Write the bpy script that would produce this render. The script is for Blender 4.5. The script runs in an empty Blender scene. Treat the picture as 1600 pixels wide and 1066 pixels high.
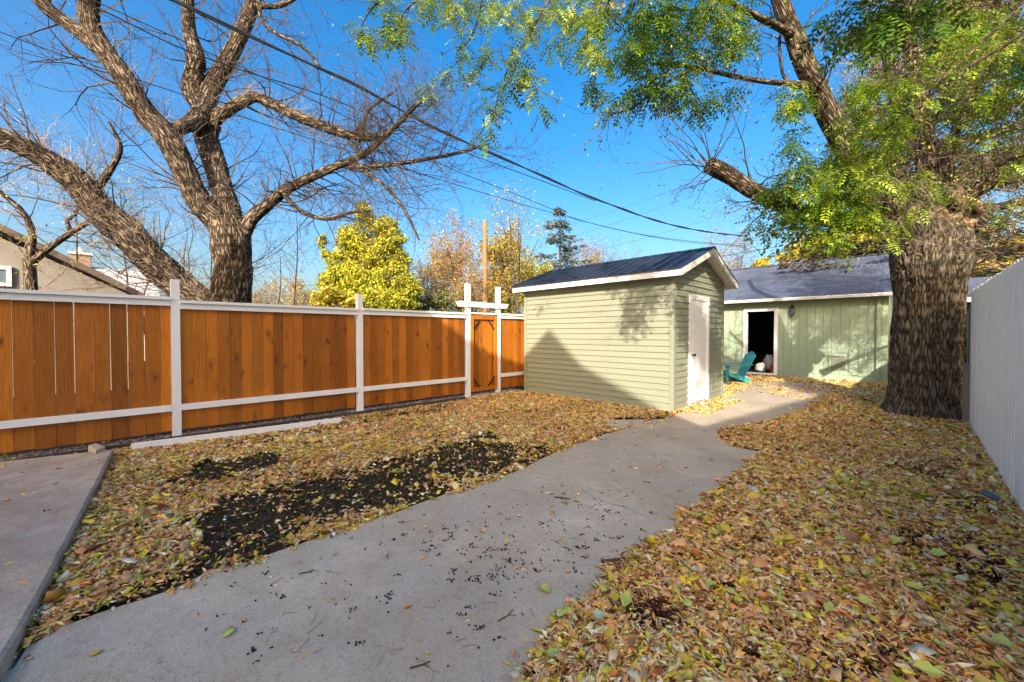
import bpy, math, random
import numpy as np
from mathutils import Vector, noise

C = bpy.context.scene
COL = C.collection
R = math.radians
rng = np.random.default_rng(7)
random.seed(7)

# ------------------------------------------------------------------ camera
CAMH = 1.40
FPX = 622.0                       # focal length in pixels of the 1600 px photograph
YAW, PITCH = R(45.4), R(1.0)
cam_d = bpy.data.cameras.new('camera')
cam_d.sensor_width = 36.0
cam_d.lens = 36.0 * FPX / 1600.0
cam_d.clip_start, cam_d.clip_end = 0.05, 3000
cam = bpy.data.objects.new('camera', cam_d)
COL.objects.link(cam)
cam.location = (0, 0, CAMH)
cam.rotation_euler = (R(90) - PITCH, 0, YAW)
C.camera = cam

# ------------------------------------------------------------------ sky and sun
SUN_AZ, SUN_EL = R(150), R(25.5)     # azimuth clockwise from +Y
w = bpy.data.worlds.new('World')
C.world = w
w.use_nodes = True
nt = w.node_tree
bg = nt.nodes['Background']
sky = nt.nodes.new('ShaderNodeTexSky')
sky.sky_type = 'NISHITA'
sky.sun_disc = False
sky.sun_elevation, sky.sun_rotation = SUN_EL, SUN_AZ
sky.air_density, sky.dust_density, sky.ozone_density = 1.0, 5.5, 1.2
hs = nt.nodes.new('ShaderNodeHueSaturation'); hs.inputs['Saturation'].default_value = 1.6
nt.links.new(sky.outputs[0], hs.inputs['Color']); nt.links.new(hs.outputs[0], bg.inputs[0])
bg.inputs[1].default_value = 0.15
sl = bpy.data.lights.new('sun', 'SUN')
sl.energy, sl.angle, sl.color = 3.9, R(0.4), (1.0, 0.90, 0.78)
sun = bpy.data.objects.new('sun', sl)
COL.objects.link(sun)
sdir = Vector((-math.sin(SUN_AZ) * math.cos(SUN_EL), -math.cos(SUN_AZ) * math.cos(SUN_EL), -math.sin(SUN_EL)))
sun.rotation_euler = sdir.to_track_quat('-Z', 'Y').to_euler()
sun.location = (10, -20, 20)
C.view_settings.view_transform = 'Standard'
C.view_settings.look = 'None'
C.view_settings.gamma = 1
C.view_settings.use_curve_mapping = False
C.view_settings.exposure = 1.25
C.cycles.max_bounces = 8
C.cycles.transparent_max_bounces = 4

# ------------------------------------------------------------------ geometry of the view (places things at their real distance)
FW = Vector((-math.sin(YAW) * math.cos(PITCH), math.cos(YAW) * math.cos(PITCH), -math.sin(PITCH)))
RT = Vector((math.cos(YAW), math.sin(YAW), 0))
UP = RT.cross(FW)
O = Vector((0, 0, CAMH))
def ray(px, py):
    return FW + RT * ((px - 800) / FPX) + UP * ((533 - py) / FPX)
def at(px, py, d):
    return O + ray(px, py) * d
def G(px, py, z=0.0):
    r = ray(px, py); return O + r * ((z - CAMH) / r.z)
def onX(px, py, X):
    r = ray(px, py); return O + r * (X / r.x)
def onY(px, py, Y):
    r = ray(px, py); return O + r * (Y / r.y)
def rad(px, w_, d):
    u = (px - 800) / FPX
    return 0.5 * w_ * d / (FPX * math.sqrt(1 + u * u))

# ------------------------------------------------------------------ materials
def mat(name, rough=0.8, metallic=0.0, spec=0.3):
    m = bpy.data.materials.new(name); m.use_nodes = True
    b = m.node_tree.nodes['Principled BSDF']
    b.inputs['Roughness'].default_value = rough
    b.inputs['Metallic'].default_value = metallic
    b.inputs['Specular IOR Level'].default_value = spec
    return m, m.node_tree, b
def ND(t, kind, **kw):
    n = t.nodes.new(kind)
    for k, v in kw.items():
        if k in n.inputs: n.inputs[k].default_value = v
        else: setattr(n, k, v)
    return n
def ramp(t, fac, stops):
    r = t.nodes.new('ShaderNodeValToRGB')
    e = r.color_ramp.elements
    while len(e) > 1: e.remove(e[-1])
    e[0].position = stops[0][0]; e[0].color = (*stops[0][1], 1)
    for p, c in stops[1:]:
        k = e.new(p); k.color = (*c, 1)
    t.links.new(fac, r.inputs[0]); return r.outputs[0]
def mixc(t, fac, a, b, mode='MIX'):
    m = t.nodes.new('ShaderNodeMix'); m.data_type = 'RGBA'; m.blend_type = mode
    for s, v in ((m.inputs[0], fac), (m.inputs[6], a), (m.inputs[7], b)):
        if isinstance(v, (int, float)): s.default_value = v
        elif isinstance(v, tuple): s.default_value = (*v, 1)
        else: t.links.new(v, s)
    return m.outputs[2]
def coords(t, scale=(1, 1, 1), kind='Object', rnd=0):
    tc = t.nodes.new('ShaderNodeTexCoord'); mp = t.nodes.new('ShaderNodeMapping')
    mp.inputs['Scale'].default_value = scale
    t.links.new(tc.outputs[kind], mp.inputs[0])
    if rnd:
        oi = t.nodes.new('ShaderNodeObjectInfo'); m = t.nodes.new('ShaderNodeMath'); m.operation = 'MULTIPLY'
        m.inputs[1].default_value = rnd; t.links.new(oi.outputs['Random'], m.inputs[0])
        cx = t.nodes.new('ShaderNodeCombineXYZ')
        for i in range(3): t.links.new(m.outputs[0], cx.inputs[i])
        t.links.new(cx.outputs[0], mp.inputs['Location'])
    return mp.outputs[0]
def nz(t, vec, scale, detail=4, rough=0.55):
    n = ND(t, 'ShaderNodeTexNoise', Scale=scale, Detail=detail, Roughness=rough)
    t.links.new(vec, n.inputs['Vector']); return n.outputs['Fac']
def bump(t, b, h, strength=0.4, dist=0.01, prev=None):
    n = ND(t, 'ShaderNodeBump', Strength=strength, Distance=dist)
    t.links.new(h, n.inputs['Height'])
    if prev: t.links.new(prev, n.inputs['Normal'])
    t.links.new(n.outputs[0], b.inputs['Normal']); return n.outputs[0]

M = {}
def m_paint(key, col, dirt=(0.3, 0.28, 0.25), amt=0.35, rough=0.55, sc=3.0, bs=0.15):
    m, t, b = mat(key, rough)
    v = coords(t, (1, 1, 0.35), rnd=20)
    n1 = nz(t, v, sc, 8, 0.65); n2 = nz(t, v, 60, 3)
    f = ramp(t, n1, [(0.35, (0, 0, 0)), (0.8, (amt, amt, amt))])
    c = mixc(t, f, col, dirt)
    c2 = mixc(t, n2, c, (0.86, 0.86, 0.86), 'MULTIPLY')
    f2 = ramp(t, n2, [(0.4, (0, 0, 0)), (0.7, (0.25, 0.25, 0.25))])
    c3 = mixc(t, f2, c, c2)
    t.links.new(c3, b.inputs['Base Color'])
    bump(t, b, n2, bs, 0.004)
    M[key] = m; return m
m_paint('white_paint', (0.88, 0.87, 0.85), (0.55, 0.52, 0.48), 0.2)
m_paint('white_picket', (0.92, 0.90, 0.88), (0.55, 0.52, 0.48), 0.45, sc=5)
m_paint('cream_trim', (0.74, 0.72, 0.64), (0.5, 0.45, 0.35), 0.3)
m_paint('vinyl_green', (0.27, 0.285, 0.20), (0.22, 0.22, 0.16), 0.3, rough=0.45, bs=0.05)
m_paint('garage_green', (0.33, 0.41, 0.28), (0.25, 0.31, 0.22), 0.4)
m_paint('garage_backing', (0.24, 0.30, 0.21), (0.1, 0.12, 0.1), 0.3)
m_paint('hatch_green', (0.17, 0.19, 0.13), (0.2, 0.2, 0.15), 0.4)
m_paint('teal_plastic', (0.05, 0.38, 0.37), (0.05, 0.2, 0.2), 0.2, rough=0.4, bs=0.02)
m_paint('stucco', (0.27, 0.25, 0.225), (0.21, 0.20, 0.18), 0.4, rough=0.95, bs=0.6)  # lowered grey puts the shade on the house wall into the colour
m_paint('brown_trim', (0.15, 0.115, 0.09), (0.05, 0.04, 0.03), 0.3)
m_paint('grey_weathered', (0.20, 0.18, 0.16), (0.11, 0.1, 0.09), 0.6)
m_paint('blue_grey', (0.07, 0.10, 0.16), (0.06, 0.08, 0.1), 0.3)
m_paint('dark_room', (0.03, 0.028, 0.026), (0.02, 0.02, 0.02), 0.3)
m_paint('red_plastic', (0.5, 0.06, 0.02), (0.3, 0.05, 0.03), 0.2, rough=0.4)
m_paint('black_metal', (0.02, 0.02, 0.022), (0.03, 0.03, 0.03), 0.2, rough=0.4)
m_paint('pale_roof', (0.42, 0.41, 0.40), (0.3, 0.3, 0.3), 0.4)
m_paint('cable_rubber', (0.018, 0.018, 0.02), (0.02, 0.02, 0.02), 0.1)
m_paint('bag_white', (0.55, 0.53, 0.5), (0.3, 0.3, 0.3), 0.5)
m_paint('edging_wood', (0.075, 0.06, 0.05), (0.035, 0.03, 0.027), 0.7, rough=0.95, bs=0.6)
m_paint('pole_wood', (0.33, 0.17, 0.08), (0.2, 0.12, 0.07), 0.5, bs=0.5)
m_paint('gravel_pink', (0.33, 0.26, 0.23), (0.2, 0.17, 0.16), 0.5)

def m_cedar():
    m, t, b = mat('cedar_stain', 0.62)
    v = coords(t, (1, 9, 0.55), rnd=37)
    g = nz(t, v, 9, 8, 0.7)
    wv = ND(t, 'ShaderNodeTexWave', Scale=1.6, Distortion=9.0, Detail=4.0); wv.bands_direction = 'Y'
    t.links.new(v, wv.inputs['Vector'])
    c = ramp(t, g, [(0.25, (0.27, 0.075, 0.007)), (0.5, (0.47, 0.145, 0.011)), (0.78, (0.60, 0.215, 0.018))])
    c = mixc(t, 0.22, c, ramp(t, wv.outputs['Fac'], [(0, (0.22, 0.065, 0.008)), (1, (0.62, 0.24, 0.02))]))
    v2 = coords(t, (1, 1, 0.45), rnd=91)
    dk = ND(t, 'ShaderNodeTexNoise', Scale=9.0, Detail=3.0); t.links.new(v2, dk.inputs['Vector'])
    vk = t.nodes.new('ShaderNodeVectorMath'); vk.operation = 'MULTIPLY_ADD'; vk.inputs[1].default_value = (0.10, 0.16, 0.10); t.links.new(dk.outputs['Color'], vk.inputs[0]); t.links.new(v2, vk.inputs[2])
    vo = ND(t, 'ShaderNodeTexVoronoi', Scale=5.8); t.links.new(vk.outputs[0], vo.inputs['Vector'])
    k = ramp(t, vo.outputs['Distance'], [(0.05, (1, 1, 1)), (0.10, (0.45, 0.45, 0.45)), (0.28, (0, 0, 0))])
    c = mixc(t, k, c, (0.10, 0.028, 0.004))
    n3 = nz(t, v2, 3.0, 5)
    c = mixc(t, ramp(t, n3, [(0.42, (0, 0, 0)), (0.75, (0.55, 0.55, 0.55))]), c, (0.26, 0.075, 0.008))
    oi = t.nodes.new('ShaderNodeObjectInfo')
    tone = ramp(t, oi.outputs['Random'], [(0, (0.58, 0.56, 0.6)), (0.5, (0.95, 0.95, 0.95)), (1, (1.3, 1.26, 1.1))])
    c = mixc(t, 1.0, c, tone, 'MULTIPLY')
    t.links.new(c, b.inputs['Base Color']); bump(t, b, g, 0.4, 0.004)
    M['cedar'] = m
m_cedar()

def m_concrete(key, base, dark, bright, crack=0.0):
    m, t, b = mat(key, 0.85, spec=0.25)
    v = coords(t)
    a = nz(t, v, 0.9, 7, 0.62); f = nz(t, v, 4.5, 8, 0.72); s = nz(t, v, 150, 2, 0.5)
    c = ramp(t, a, [(0.32, dark), (0.5, base), (0.68, bright)])
    v2 = coords(t, (1, 1.6, 1)); hue = nz(t, v2, 1.5, 5, 0.6)
    c = mixc(t, ramp(t, hue, [(0.4, (0, 0, 0)), (0.62, (0.55, 0.55, 0.55))]), c, (base[0] * 0.78, base[1] * 0.86, base[2] * 1.02))
    hue2 = nz(t, v, 2.7, 6, 0.7)
    c = mixc(t, ramp(t, hue2, [(0.5, (0, 0, 0)), (0.66, (0.5, 0.5, 0.5))]), c, (base[0] * 0.80, base[1] * 0.70, base[2] * 0.64))
    c = mixc(t, ramp(t, f, [(0.4, (0, 0, 0)), (0.70, (0.7, 0.7, 0.7))]), c, dark)
    s3 = nz(t, v, 38, 6, 0.8)
    c = mixc(t, ramp(t, s3, [(0.5, (0, 0, 0)), (0.66, (0.45, 0.45, 0.45))]), c, (dark[0] * .55, dark[1] * .52, dark[2] * .5))
    c = mixc(t, ramp(t, s, [(0.52, (0, 0, 0)), (0.66, (0.5, 0.5, 0.5))]), c, (0.14, 0.115, 0.09))
    s2 = nz(t, v, 90, 3, 0.6)
    c = mixc(t, ramp(t, s2, [(0.62, (0, 0, 0)), (0.70, (0.5, 0.5, 0.5))]), c, (0.62, 0.57, 0.50))
    wht = nz(t, v, 0.8, 8, 0.8)
    c = mixc(t, ramp(t, wht, [(0.655, (0, 0, 0)), (0.72, (0.5, 0.5, 0.5))]), c, (0.62, 0.62, 0.62))
    t.links.new(c, b.inputs['Base Color'])
    p = bump(t, b, s3, 0.25, 0.004); bump(t, b, f, 0.2, 0.01, p)
    M[key] = m
m_concrete('concrete', (0.60, 0.50, 0.365), (0.42, 0.34, 0.24), (0.68, 0.585, 0.45))
m_concrete('concrete_slab', (0.54, 0.43, 0.32), (0.28, 0.22, 0.165), (0.62, 0.52, 0.41))

def m_ground():
    m, t, b = mat('soil', 0.95, spec=0.1)
    v = coords(t)
    n = nz(t, v, 30, 6, 0.7); n2 = nz(t, v, 2.0, 4)
    c = ramp(t, n, [(0.3, (0.022, 0.017, 0.012)), (0.55, (0.055, 0.042, 0.03)), (0.75, (0.12, 0.09, 0.06))])
    c = mixc(t, ramp(t, n2, [(0.4, (0, 0, 0)), (0.65, (0.4, 0.4, 0.4))]), c, (0.07, 0.03, 0.015))
    t.links.new(c, b.inputs['Base Color']); bump(t, b, n, 1.0, 0.02)
    M['soil'] = m
m_ground()
def m_attr(key, trans=0.0, rough=0.75, spec=0.2):
    m, t, b = mat(key, rough, spec=spec)
    a = ND(t, 'ShaderNodeAttribute'); a.attribute_name = 'Col'
    t.links.new(a.outputs['Color'], b.inputs['Base Color'])
    if trans:
        tr = t.nodes.new('ShaderNodeBsdfTranslucent'); t.links.new(a.outputs['Color'], tr.inputs[0])
        mx = t.nodes.new('ShaderNodeMixShader'); mx.inputs[0].default_value = trans
        t.links.new(b.outputs[0], mx.inputs[1]); t.links.new(tr.outputs[0], mx.inputs[2])
        t.links.new(mx.outputs[0], t.nodes['Material Output'].inputs[0])
    M[key] = m
m_attr('litter', 0.1); m_attr('foliage', 0.33, 0.5, 0.35); m_attr('pebble')
def m_leafcol(key, c1, c2):
    m, t, b = mat(key, 0.6)
    v = coords(t, rnd=9); n = nz(t, v, 25, 4)
    c = ramp(t, n, [(0.3, c1), (0.7, c2)])
    t.links.new(c, b.inputs['Base Color'])
    M[key] = m
m_leafcol('leaf_yellow', (0.50, 0.36, 0.03), (0.62, 0.47, 0.06))
m_leafcol('leaf_lime', (0.34, 0.42, 0.08), (0.48, 0.50, 0.14))
m_leafcol('leaf_pale', (0.45, 0.47, 0.27), (0.55, 0.55, 0.38))
m_leafcol('leaf_brown', (0.22, 0.09, 0.04), (0.34, 0.17, 0.08))

def m_bark(key, dark, mid, light, su=10, sv=2.2, bd=0.03):
    m, t, b = mat(key, 0.92, spec=0.12)
    tc = t.nodes.new('ShaderNodeTexCoord'); mp = t.nodes.new('ShaderNodeMapping')
    mp.inputs['Scale'].default_value = (su, sv, 1); t.links.new(tc.outputs['UV'], mp.inputs[0])
    r1 = ND(t, 'ShaderNodeTexNoise'); r1.noise_type = 'RIDGED_MULTIFRACTAL'
    for k, v_ in (('Scale', 1.0), ('Detail', 7.0), ('Roughness', 0.62), ('Lacunarity', 2.1), ('Distortion', 0.08), ('Gain', 1.6), ('Offset', 0.9)):
        if k in r1.inputs: r1.inputs[k].default_value = v_
    t.links.new(mp.outputs[0], r1.inputs['Vector'])
    inv = t.nodes.new('ShaderNodeMapRange'); inv.inputs['From Min'].default_value = 0.25; inv.inputs['From Max'].default_value = 1.5
    inv.inputs['To Min'].default_value = 1.0; inv.inputs['To Max'].default_value = 0.0; t.links.new(r1.outputs['Fac'], inv.inputs[0])
    n2 = nz(t, mp.outputs[0], 5.0, 8, 0.75)
    hh = mixc(t, 0.42, inv.outputs[0], n2)
    c = ramp(t, hh, [(0.22, dark), (0.48, mid), (0.74, light)])
    v3 = coords(t); n3 = nz(t, v3, 2.2, 6, 0.7)
    c = mixc(t, ramp(t, n3, [(0.45, (0, 0, 0)), (0.75, (0.45, 0.45, 0.45))]), c, dark)
    t.links.new(c, b.inputs['Base Color']); bump(t, b, hh, 1.0, bd)
    M[key] = m
m_bark('bark_brown', (0.02, 0.014, 0.010), (0.085, 0.062, 0.042), (0.27, 0.21, 0.145), 26, 5.5, 0.025)
m_bark('bark_grey', (0.032, 0.025, 0.017), (0.115, 0.094, 0.068), (0.225, 0.19, 0.145), 24, 4.5, 0.03)
m_bark('bark_fine', (0.03, 0.022, 0.018), (0.085, 0.065, 0.05), (0.17, 0.14, 0.11), 40, 9, 0.01)
def m_plain(key, col, rough=0.8, met=0.0, sc=12, k=0.5):
    m, t, b = mat(key, rough, met)
    n = nz(t, coords(t), sc, 5)
    c = ramp(t, n, [(0.3, tuple(x * (1 - k * 0.5) for x in col)), (0.7, tuple(x * (1 + k * 0.5) for x in col))])
    t.links.new(c, b.inputs['Base Color']); bump(t, b, n, 0.3, 0.01); M[key] = m
m_plain('twig', (0.085, 0.062, 0.048)); m_plain('twig_tan', (0.30, 0.23, 0.165)); m_plain('cut_wood', (0.22, 0.135, 0.075), k=1.4)
m_plain('roof_metal', (0.024, 0.030, 0.045), 0.42, 0.0, 30, 0.2)
m_plain('berry', (0.012, 0.008, 0.008), 0.5)
m_plain('spruce_bark', (0.10, 0.07, 0.05)); m_plain('brick', (0.28, 0.18, 0.13), k=0.9, sc=20)
m_plain('back_wall', (0.72, 0.68, 0.6))
m, t, b = mat('glass_pane', 0.06, spec=0.8)
b.inputs['Base Color'].default_value = (0.10, 0.13, 0.17, 1); M['glass'] = m
def m_shingle(key, c1, c2):
    m, t, b = mat(key, 0.9)
    v = coords(t); br = ND(t, 'ShaderNodeTexBrick', Scale=1.0, Color1=(*c1, 1), Color2=(*c2, 1), Mortar=(0.02, 0.02, 0.025, 1))
    br.inputs['Brick Width'].default_value = 0.3; br.inputs['Row Height'].default_value = 0.14; br.inputs['Mortar Size'].default_value = 0.008
    t.links.new(v, br.inputs['Vector'])
    n = nz(t, v, 90, 3)
    c = mixc(t, ramp(t, n, [(0.35, (0, 0, 0)), (0.7, (0.5, 0.5, 0.5))]), br.outputs['Color'], (0.17, 0.20, 0.27))
    t.links.new(c, b.inputs['Base Color']); bump(t, b, n, 0.5, 0.01); M[key] = m
m_shingle('shingle_blue', (0.06, 0.078, 0.13), (0.09, 0.115, 0.185))

# ------------------------------------------------------------------ object helpers
WL = {}                                   # world location of every object made here
def tag(o, label=None, cat=None, group=None, kind=None):
    if label: o['label'] = label
    if cat: o['category'] = cat
    if group: o['group'] = group
    if kind: o['kind'] = kind
    return o
def thing(name, loc, label, cat, group=None):
    o = bpy.data.objects.new(name, None); o.empty_display_size = 0.2
    COL.objects.link(o); o.location = loc; WL[o] = Vector(loc)
    return tag(o, label, cat, group)
def place(name, me, m, parent=None, ctr=(0, 0, 0)):
    o = bpy.data.objects.new(name, me); COL.objects.link(o)
    if m and not me.materials: me.materials.append(M[m])
    ctr = Vector(ctr); WL[o] = ctr
    if parent: o.parent = parent; o.location = ctr - WL[parent]
    else: o.location = ctr
    return o
class MB:
    def __init__(s): s.v, s.f = [], []
    def add(s, vs, fs):
        n = len(s.v); s.v += [tuple(v) for v in vs]; s.f += [tuple(i + n for i in f) for f in fs]; return s
    def box(s, x0, x1, y0, y1, z0, z1):
        return s.add([(x0,y0,z0),(x1,y0,z0),(x1,y1,z0),(x0,y1,z0),(x0,y0,z1),(x1,y0,z1),(x1,y1,z1),(x0,y1,z1)],
                     [(3,2,1,0),(4,5,6,7),(0,1,5,4),(1,2,6,5),(2,3,7,6),(3,0,4,7)])
    def bar(s, a, b, w_, h_, up=(0, 0, 1)):
        a, b = Vector(a), Vector(b); d = (b - a).normalized(); up = Vector(up)
        if abs(d.dot(up)) > 0.97: up = Vector((1, 0, 0))
        x = d.cross(up).normalized(); y = x.cross(d)
        vs = []
        for p in (a, b):
            for sx, sy in ((-1,-1),(1,-1),(1,1),(-1,1)): vs.append(p + x * (sx * w_ / 2) + y * (sy * h_ / 2))
        return s.add(vs, [(0,1,2,3),(7,6,5,4),(0,4,5,1),(1,5,6,2),(2,6,7,3),(3,7,4,0)])
    def prism(s, poly, vec):
        n = len(poly); vec = Vector(vec); a = [Vector(p) for p in poly]
        return s.add(a + [p + vec for p in a], [tuple(range(n))[::-1], tuple(range(n, 2 * n))] +
                     [(i, (i + 1) % n, n + (i + 1) % n, n + i) for i in range(n)])
    def tube(s, pts, rs, n=6, cap=True):
        pts = [Vector(p) for p in pts]; base = len(s.v)
        d = (pts[1] - pts[0]).normalized()
        x = d.orthogonal().normalized()
        for i, p in enumerate(pts):
            q = (pts[min(i + 1, len(pts) - 1)] - pts[max(i - 1, 0)])
            if q.length > 1e-9: d = q.normalized()
            x = (x - d * x.dot(d)); x = x.normalized() if x.length > 1e-6 else d.orthogonal().normalized()
            y = d.cross(x); r = rs[i] if hasattr(rs, '__len__') else rs
            for k in range(n):
                a = 2 * math.pi * k / n
                q = p + x * (r * math.cos(a)) + y * (r * math.sin(a)); s.v.append((q.x, q.y, q.z))
        for i in range(len(pts) - 1):
            for k in range(n):
                a, b = base + i * n + k, base + i * n + (k + 1) % n
                s.f.append((a, b, b + n, a + n))
        if cap:
            s.f.append(tuple(base + k for k in range(n))[::-1]); e = base + (len(pts) - 1) * n
            s.f.append(tuple(e + k for k in range(n)))
        return s
    def build(s, name, m, parent=None, smooth=False, ctr=None):
        vs = np.array(s.v, dtype=np.float64)
        if ctr is None:
            lo, hi = vs.min(0), vs.max(0); ctr = ((lo[0]+hi[0])/2, (lo[1]+hi[1])/2, lo[2])
        me = bpy.data.meshes.new(name); me.from_pydata((vs - np.array(ctr)).tolist(), [], s.f)
        if smooth: me.shade_smooth()
        me.update()
        return place(name, me, m, parent, ctr)
def np_mesh(name, V, F, m, parent=None, cols=None, ctr=(0, 0, 0), smooth=False):
    V = np.asarray(V, np.float32) - np.array(ctr, np.float32); F = np.asarray(F, np.int32)
    me = bpy.data.meshes.new(name); k = F.shape[1]
    me.vertices.add(len(V)); me.vertices.foreach_set('co', V.ravel())
    me.loops.add(F.size); me.loops.foreach_set('vertex_index', F.ravel())
    me.polygons.add(len(F)); me.polygons.foreach_set('loop_start', np.arange(0, F.size, k, dtype=np.int32))
    me.update(calc_edges=True)
    if smooth: me.shade_smooth()
    if cols is not None:
        a = me.color_attributes.new('Col', 'FLOAT_COLOR', 'POINT')
        a.data.foreach_set('color', np.hstack([cols, np.ones((len(cols), 1))]).astype(np.float32).ravel())
    return place(name, me, m, parent, ctr)
def unit(a): return a / np.maximum(np.linalg.norm(a, axis=1, keepdims=True), 1e-9)
def leaf_arrays(P, D, N, L, Wd, cup, cols):
    """five-vertex folded leaves: P base points, D directions, N normals"""
    D = unit(D); S = unit(np.cross(D, N)); N = np.cross(S, D); L = L[:, None]; Wd = Wd[:, None]; cup = cup[:, None]
    n = len(P)
    V = np.stack([P, P + D * L * .5 - N * L * cup * .5, P + D * L - N * L * cup * .1,
                  P + D * L * .42 + S * Wd * .5 + N * L * cup * .5, P + D * L * .42 - S * Wd * .5 + N * L * cup * .5], 1).reshape(-1, 3)
    F = (np.array([[0, 1, 3], [1, 2, 3], [0, 4, 1], [1, 4, 2]])[None] + 5 * np.arange(n)[:, None, None]).reshape(-1, 3)
    return V, F, np.repeat(cols, 5, axis=0)
def leaves_obj(name, P, D, N, L, Wd, cup, cols, m, parent=None, ctr=(0, 0, 0)):
    V, F, c = leaf_arrays(P, D, N, L, Wd, cup, cols)
    return np_mesh(name, V, F, m, parent, c, ctr)
def rdir(n, zs=1.0):
    a = rng.normal(size=(n, 3)); a[:, 2] *= zs; return unit(a)
def pal(n, P, W_, var=0.18):
    P = np.array(P); W_ = np.array(W_, float); W_ /= W_.sum()
    c = P[rng.choice(len(P), n, p=W_)]
    return np.clip(c * (1 + rng.normal(size=(n, 1)) * var) + rng.normal(size=(n, 3)) * 0.01, 0.004, 0.9)
def inpoly(x, y, poly):
    ins = np.zeros(len(x), bool); n = len(poly); j = n - 1
    for i in range(n):
        xi, yi, xj, yj = poly[i][0], poly[i][1], poly[j][0], poly[j][1]
        c = ((yi > y) != (yj > y)) & (x < (xj - xi) * (y - yi) / (yj - yi + 1e-12) + xi)
        ins ^= c; j = i
    return ins
def vnoise(x, y, s, seed=0):
    """cheap smooth value noise, vectorised"""
    g = np.random.default_rng(seed).random((64, 64)); x = np.abs(x * s + 1000); y = np.abs(y * s + 1000)
    xi, yi = np.floor(x).astype(int), np.floor(y).astype(int); fx, fy = x - xi, y - yi
    fx, fy = fx * fx * (3 - 2 * fx), fy * fy * (3 - 2 * fy)
    g00, g10, g01, g11 = g[xi % 64, yi % 64], g[(xi + 1) % 64, yi % 64], g[xi % 64, (yi + 1) % 64], g[(xi + 1) % 64, (yi + 1) % 64]
    return (g00 * (1 - fx) + g10 * fx) * (1 - fy) + (g01 * (1 - fx) + g11 * fx) * fy
def spline(pts, seg):
    """Catmull-Rom through rows (x, y, z, r)"""
    p = [np.array(q, float) for q in pts]; p = [2 * p[0] - p[1]] + p + [2 * p[-1] - p[-2]]; out = []
    for i in range(1, len(p) - 2):
        k = max(1, int(np.linalg.norm((p[i + 1] - p[i])[:3]) / seg))
        for j in range(k):
            t_ = j / k; a, b, c, d = p[i - 1], p[i], p[i + 1], p[i + 2]
            out.append(0.5 * ((2 * b) + (c - a) * t_ + (2 * a - 5 * b + 4 * c - d) * t_ ** 2 + (3 * b - a - 3 * c + d) * t_ ** 3))
    out.append(p[-2]); return np.array(out)

# ------------------------------------------------------------------ tree helpers
class Bark:
    """limbs with ridged bark relief, UV = (metres round, metres along)"""
    def __init__(s): s.v, s.f, s.uv = [], [], []
    def limb(s, pts, n=24, seg=0.06, amp=0.05, fr=5.0, lump=0.08, flare=None, seed=0.0, closed=True):
        q = spline(pts, seg); base = len(s.v); al = 0.0; rref = float(np.median(q[:, 3]))
        x = None
        for i in range(len(q)):
            p = Vector(q[i][:3]); d = Vector((q[min(i + 1, len(q) - 1)] - q[max(i - 1, 0)])[:3]).normalized()
            if i: al += np.linalg.norm((q[i] - q[i - 1])[:3])
            if x is None: x = d.orthogonal().normalized()
            x = (x - d * x.dot(d)).normalized(); y = d.cross(x); r0 = max(q[i][3], 0.004)
            for k in range(n):
                a = 2 * math.pi * k / n; dr = x * math.cos(a) + y * math.sin(a)
                c = Vector((math.cos(a) * rref * fr * 3.0 + seed, math.sin(a) * rref * fr * 3.0, al * fr * 0.45))
                n1 = noise.noise(c); n2_ = noise.noise(c * 2.1 + Vector((7, 3, 1)))
                n3_ = noise.noise(Vector((c.x * .8, c.y * .8, al * fr * 2.0)))
                fis = max(0.0, 1 - abs(n1) / 0.17) ** 0.8; fis2 = max(0.0, 1 - abs(n2_) / 0.16) * .45; brk = max(0.0, 1 - abs(n3_) / 0.08) * .35
                lp = noise.noise(Vector((math.cos(a) * 1.2 + seed, math.sin(a) * 1.2, al * 1.7)))
                r = r0 * (1 + lump * lp) + amp * r0 * (0.55 - fis - fis2 * (1 - fis) - brk * (1 - fis) + .5 * n1)
                if flare: r *= 1 + flare * math.exp(-al / 0.22) * (0.75 + 0.5 * math.sin(a * 5 + seed))
                v = p + dr * r; s.v.append((v.x, v.y, v.z)); s.uv.append((k / n * 2 * math.pi * rref, al))
        m_ = len(q)
        for i in range(m_ - 1):
            for k in range(n):
                a, b = base + i * n + k, base + i * n + (k + 1) % n
                s.f.append((a, b, b + n, a + n))
        if closed: s.f.append(tuple(base + (m_ - 1) * n + k for k in range(n)))
        return q
    def build(s, name, m, parent):
        ctr = tuple(WL[parent]); me = bpy.data.meshes.new(name)
        me.from_pydata([(a - ctr[0], b - ctr[1], c - ctr[2]) for a, b, c in s.v], [], s.f)
        me.shade_smooth(); ul = me.uv_layers.new(name='UVMap')
        li = np.empty(len(me.loops), np.int32); me.loops.foreach_get('vertex_index', li)
        ul.data.foreach_set('uv', np.array(s.uv, np.float32)[li].ravel()); me.update()
        return place(name, me, m, parent, ctr)
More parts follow.
